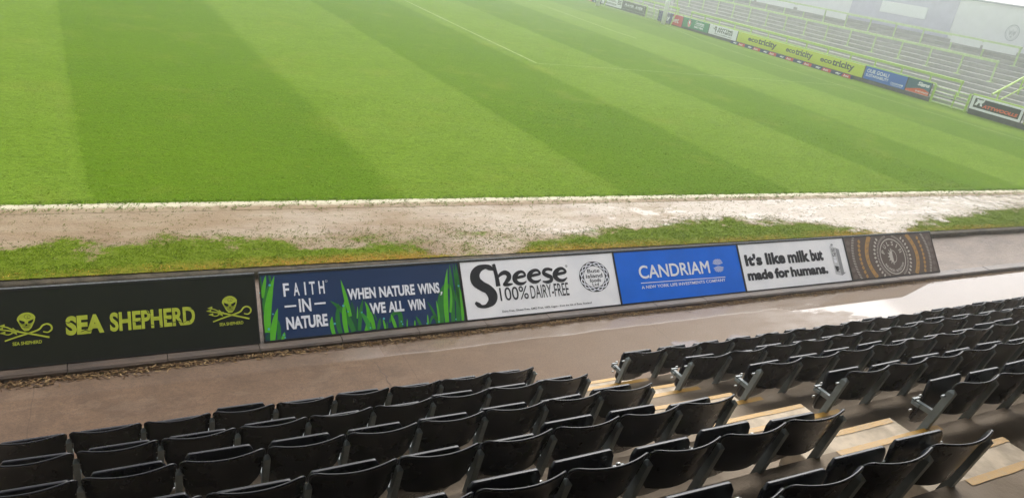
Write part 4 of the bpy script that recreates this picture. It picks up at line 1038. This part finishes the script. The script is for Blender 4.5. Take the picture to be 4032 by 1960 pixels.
def seat_proto(side):
    t = bpy.data.objects.new('stadium_seat', None); COL.objects.link(t)
    link('backrest', ME_BACK, None, t)
    p = link('seat_pan', ME_PAN, None, t); md = p.modifiers.new('bevel', 'BEVEL'); md.width = .007; md.segments = 2; md.angle_limit = math.radians(50)
    link('post', ME[side][0], None, t); link('arm', ME[side][1], None, t); link('bolt', ME[side][2], None, t); link('bolt', ME[side][3], None, t)
    return t
PROTO = {1: seat_proto(1), -1: seat_proto(-1)}; used = set()
NUM = ['first', 'second', 'third', 'fourth', 'fifth', 'sixth', 'seventh', 'eighth', 'ninth', 'tenth', 'eleventh', 'twelfth', 'thirteenth', 'fourteenth', 'fifteenth', 'sixteenth', 'seventeenth', 'eighteenth', 'nineteenth', 'twentieth']
RN = ['front', 'second', 'third', 'fourth', 'fifth', 'sixth']
def place_seat(side, x, k, label, group):
    if side not in used: t = PROTO[side]; used.add(side)
    else:
        src = PROTO[side]; t = src.copy(); COL.objects.link(t)
        for ch in src.children:
            c = ch.copy(); COL.objects.link(c); c.parent = t
    t.location = (x, row_y(k), tread_z(k)); tag(t, label, 'seat', group)
    for ch in t.children:
        if ch.name.startswith('seat_pan'):
            ch.rotation_euler = (random.gauss(0, .04), random.gauss(0, .006), random.uniform(-.02, .02)); ch.location = (random.uniform(-.004, .004), random.uniform(-.006, .008), random.uniform(-.012, .008))
    t.rotation_euler = (0, 0, random.uniform(-.008, .008))
PITCH = .49
RIGHT_END = [3.487, 3.574, 3.636, 3.702, 3.775, 3.830]      # right end of each row left of the steps
LEFT_N = [9, 9, 9, 8, 7, 5]
for k in range(6):
    for i in range(LEFT_N[k]):
        pos = 'nearest the steps' if i == 0 else NUM[i] + ' from the steps'
        place_seat(1, RIGHT_END[k] - .225 - i * PITCH, k, 'black folding seat, %s in the %s row left of the steps' % (pos, RN[k]), 'black folding seats left of the steps')
LEFT_END = [4.653, 4.79, 4.84, 4.885, 4.905]                 # first post of each row right of the steps
RIGHT_N = [18, 14, 11, 8, 4]
for k in range(5):
    for i in range(RIGHT_N[k]):
        pos = 'nearest the steps' if i == 0 else NUM[i] + ' from the steps'
        place_seat(-1, LEFT_END[k] + PX + i * PITCH, k, 'black folding seat, %s in the %s row right of the steps' % (pos, RN[k]), 'black folding seats right of the steps')

# ================================================================== HAZE: rain and mist in the air
mb = MB(); mb.box(-60, -14, -1.2, 110, 150, 9.2)
n = NT('rain_mist'); n.t.nodes.remove(n.b)
pv = n.n('VolumePrincipled'); pv.inputs['Color'].default_value = (.93, .95, .97, 1); pv.inputs['Density'].default_value = 0.0055; pv.inputs['Anisotropy'].default_value = 0.88
n.l(pv.outputs[0], n.t.nodes['Material Output'].inputs['Volume'])
hz = build('haze', mb, n.m); hz['kind'] = 'stuff'
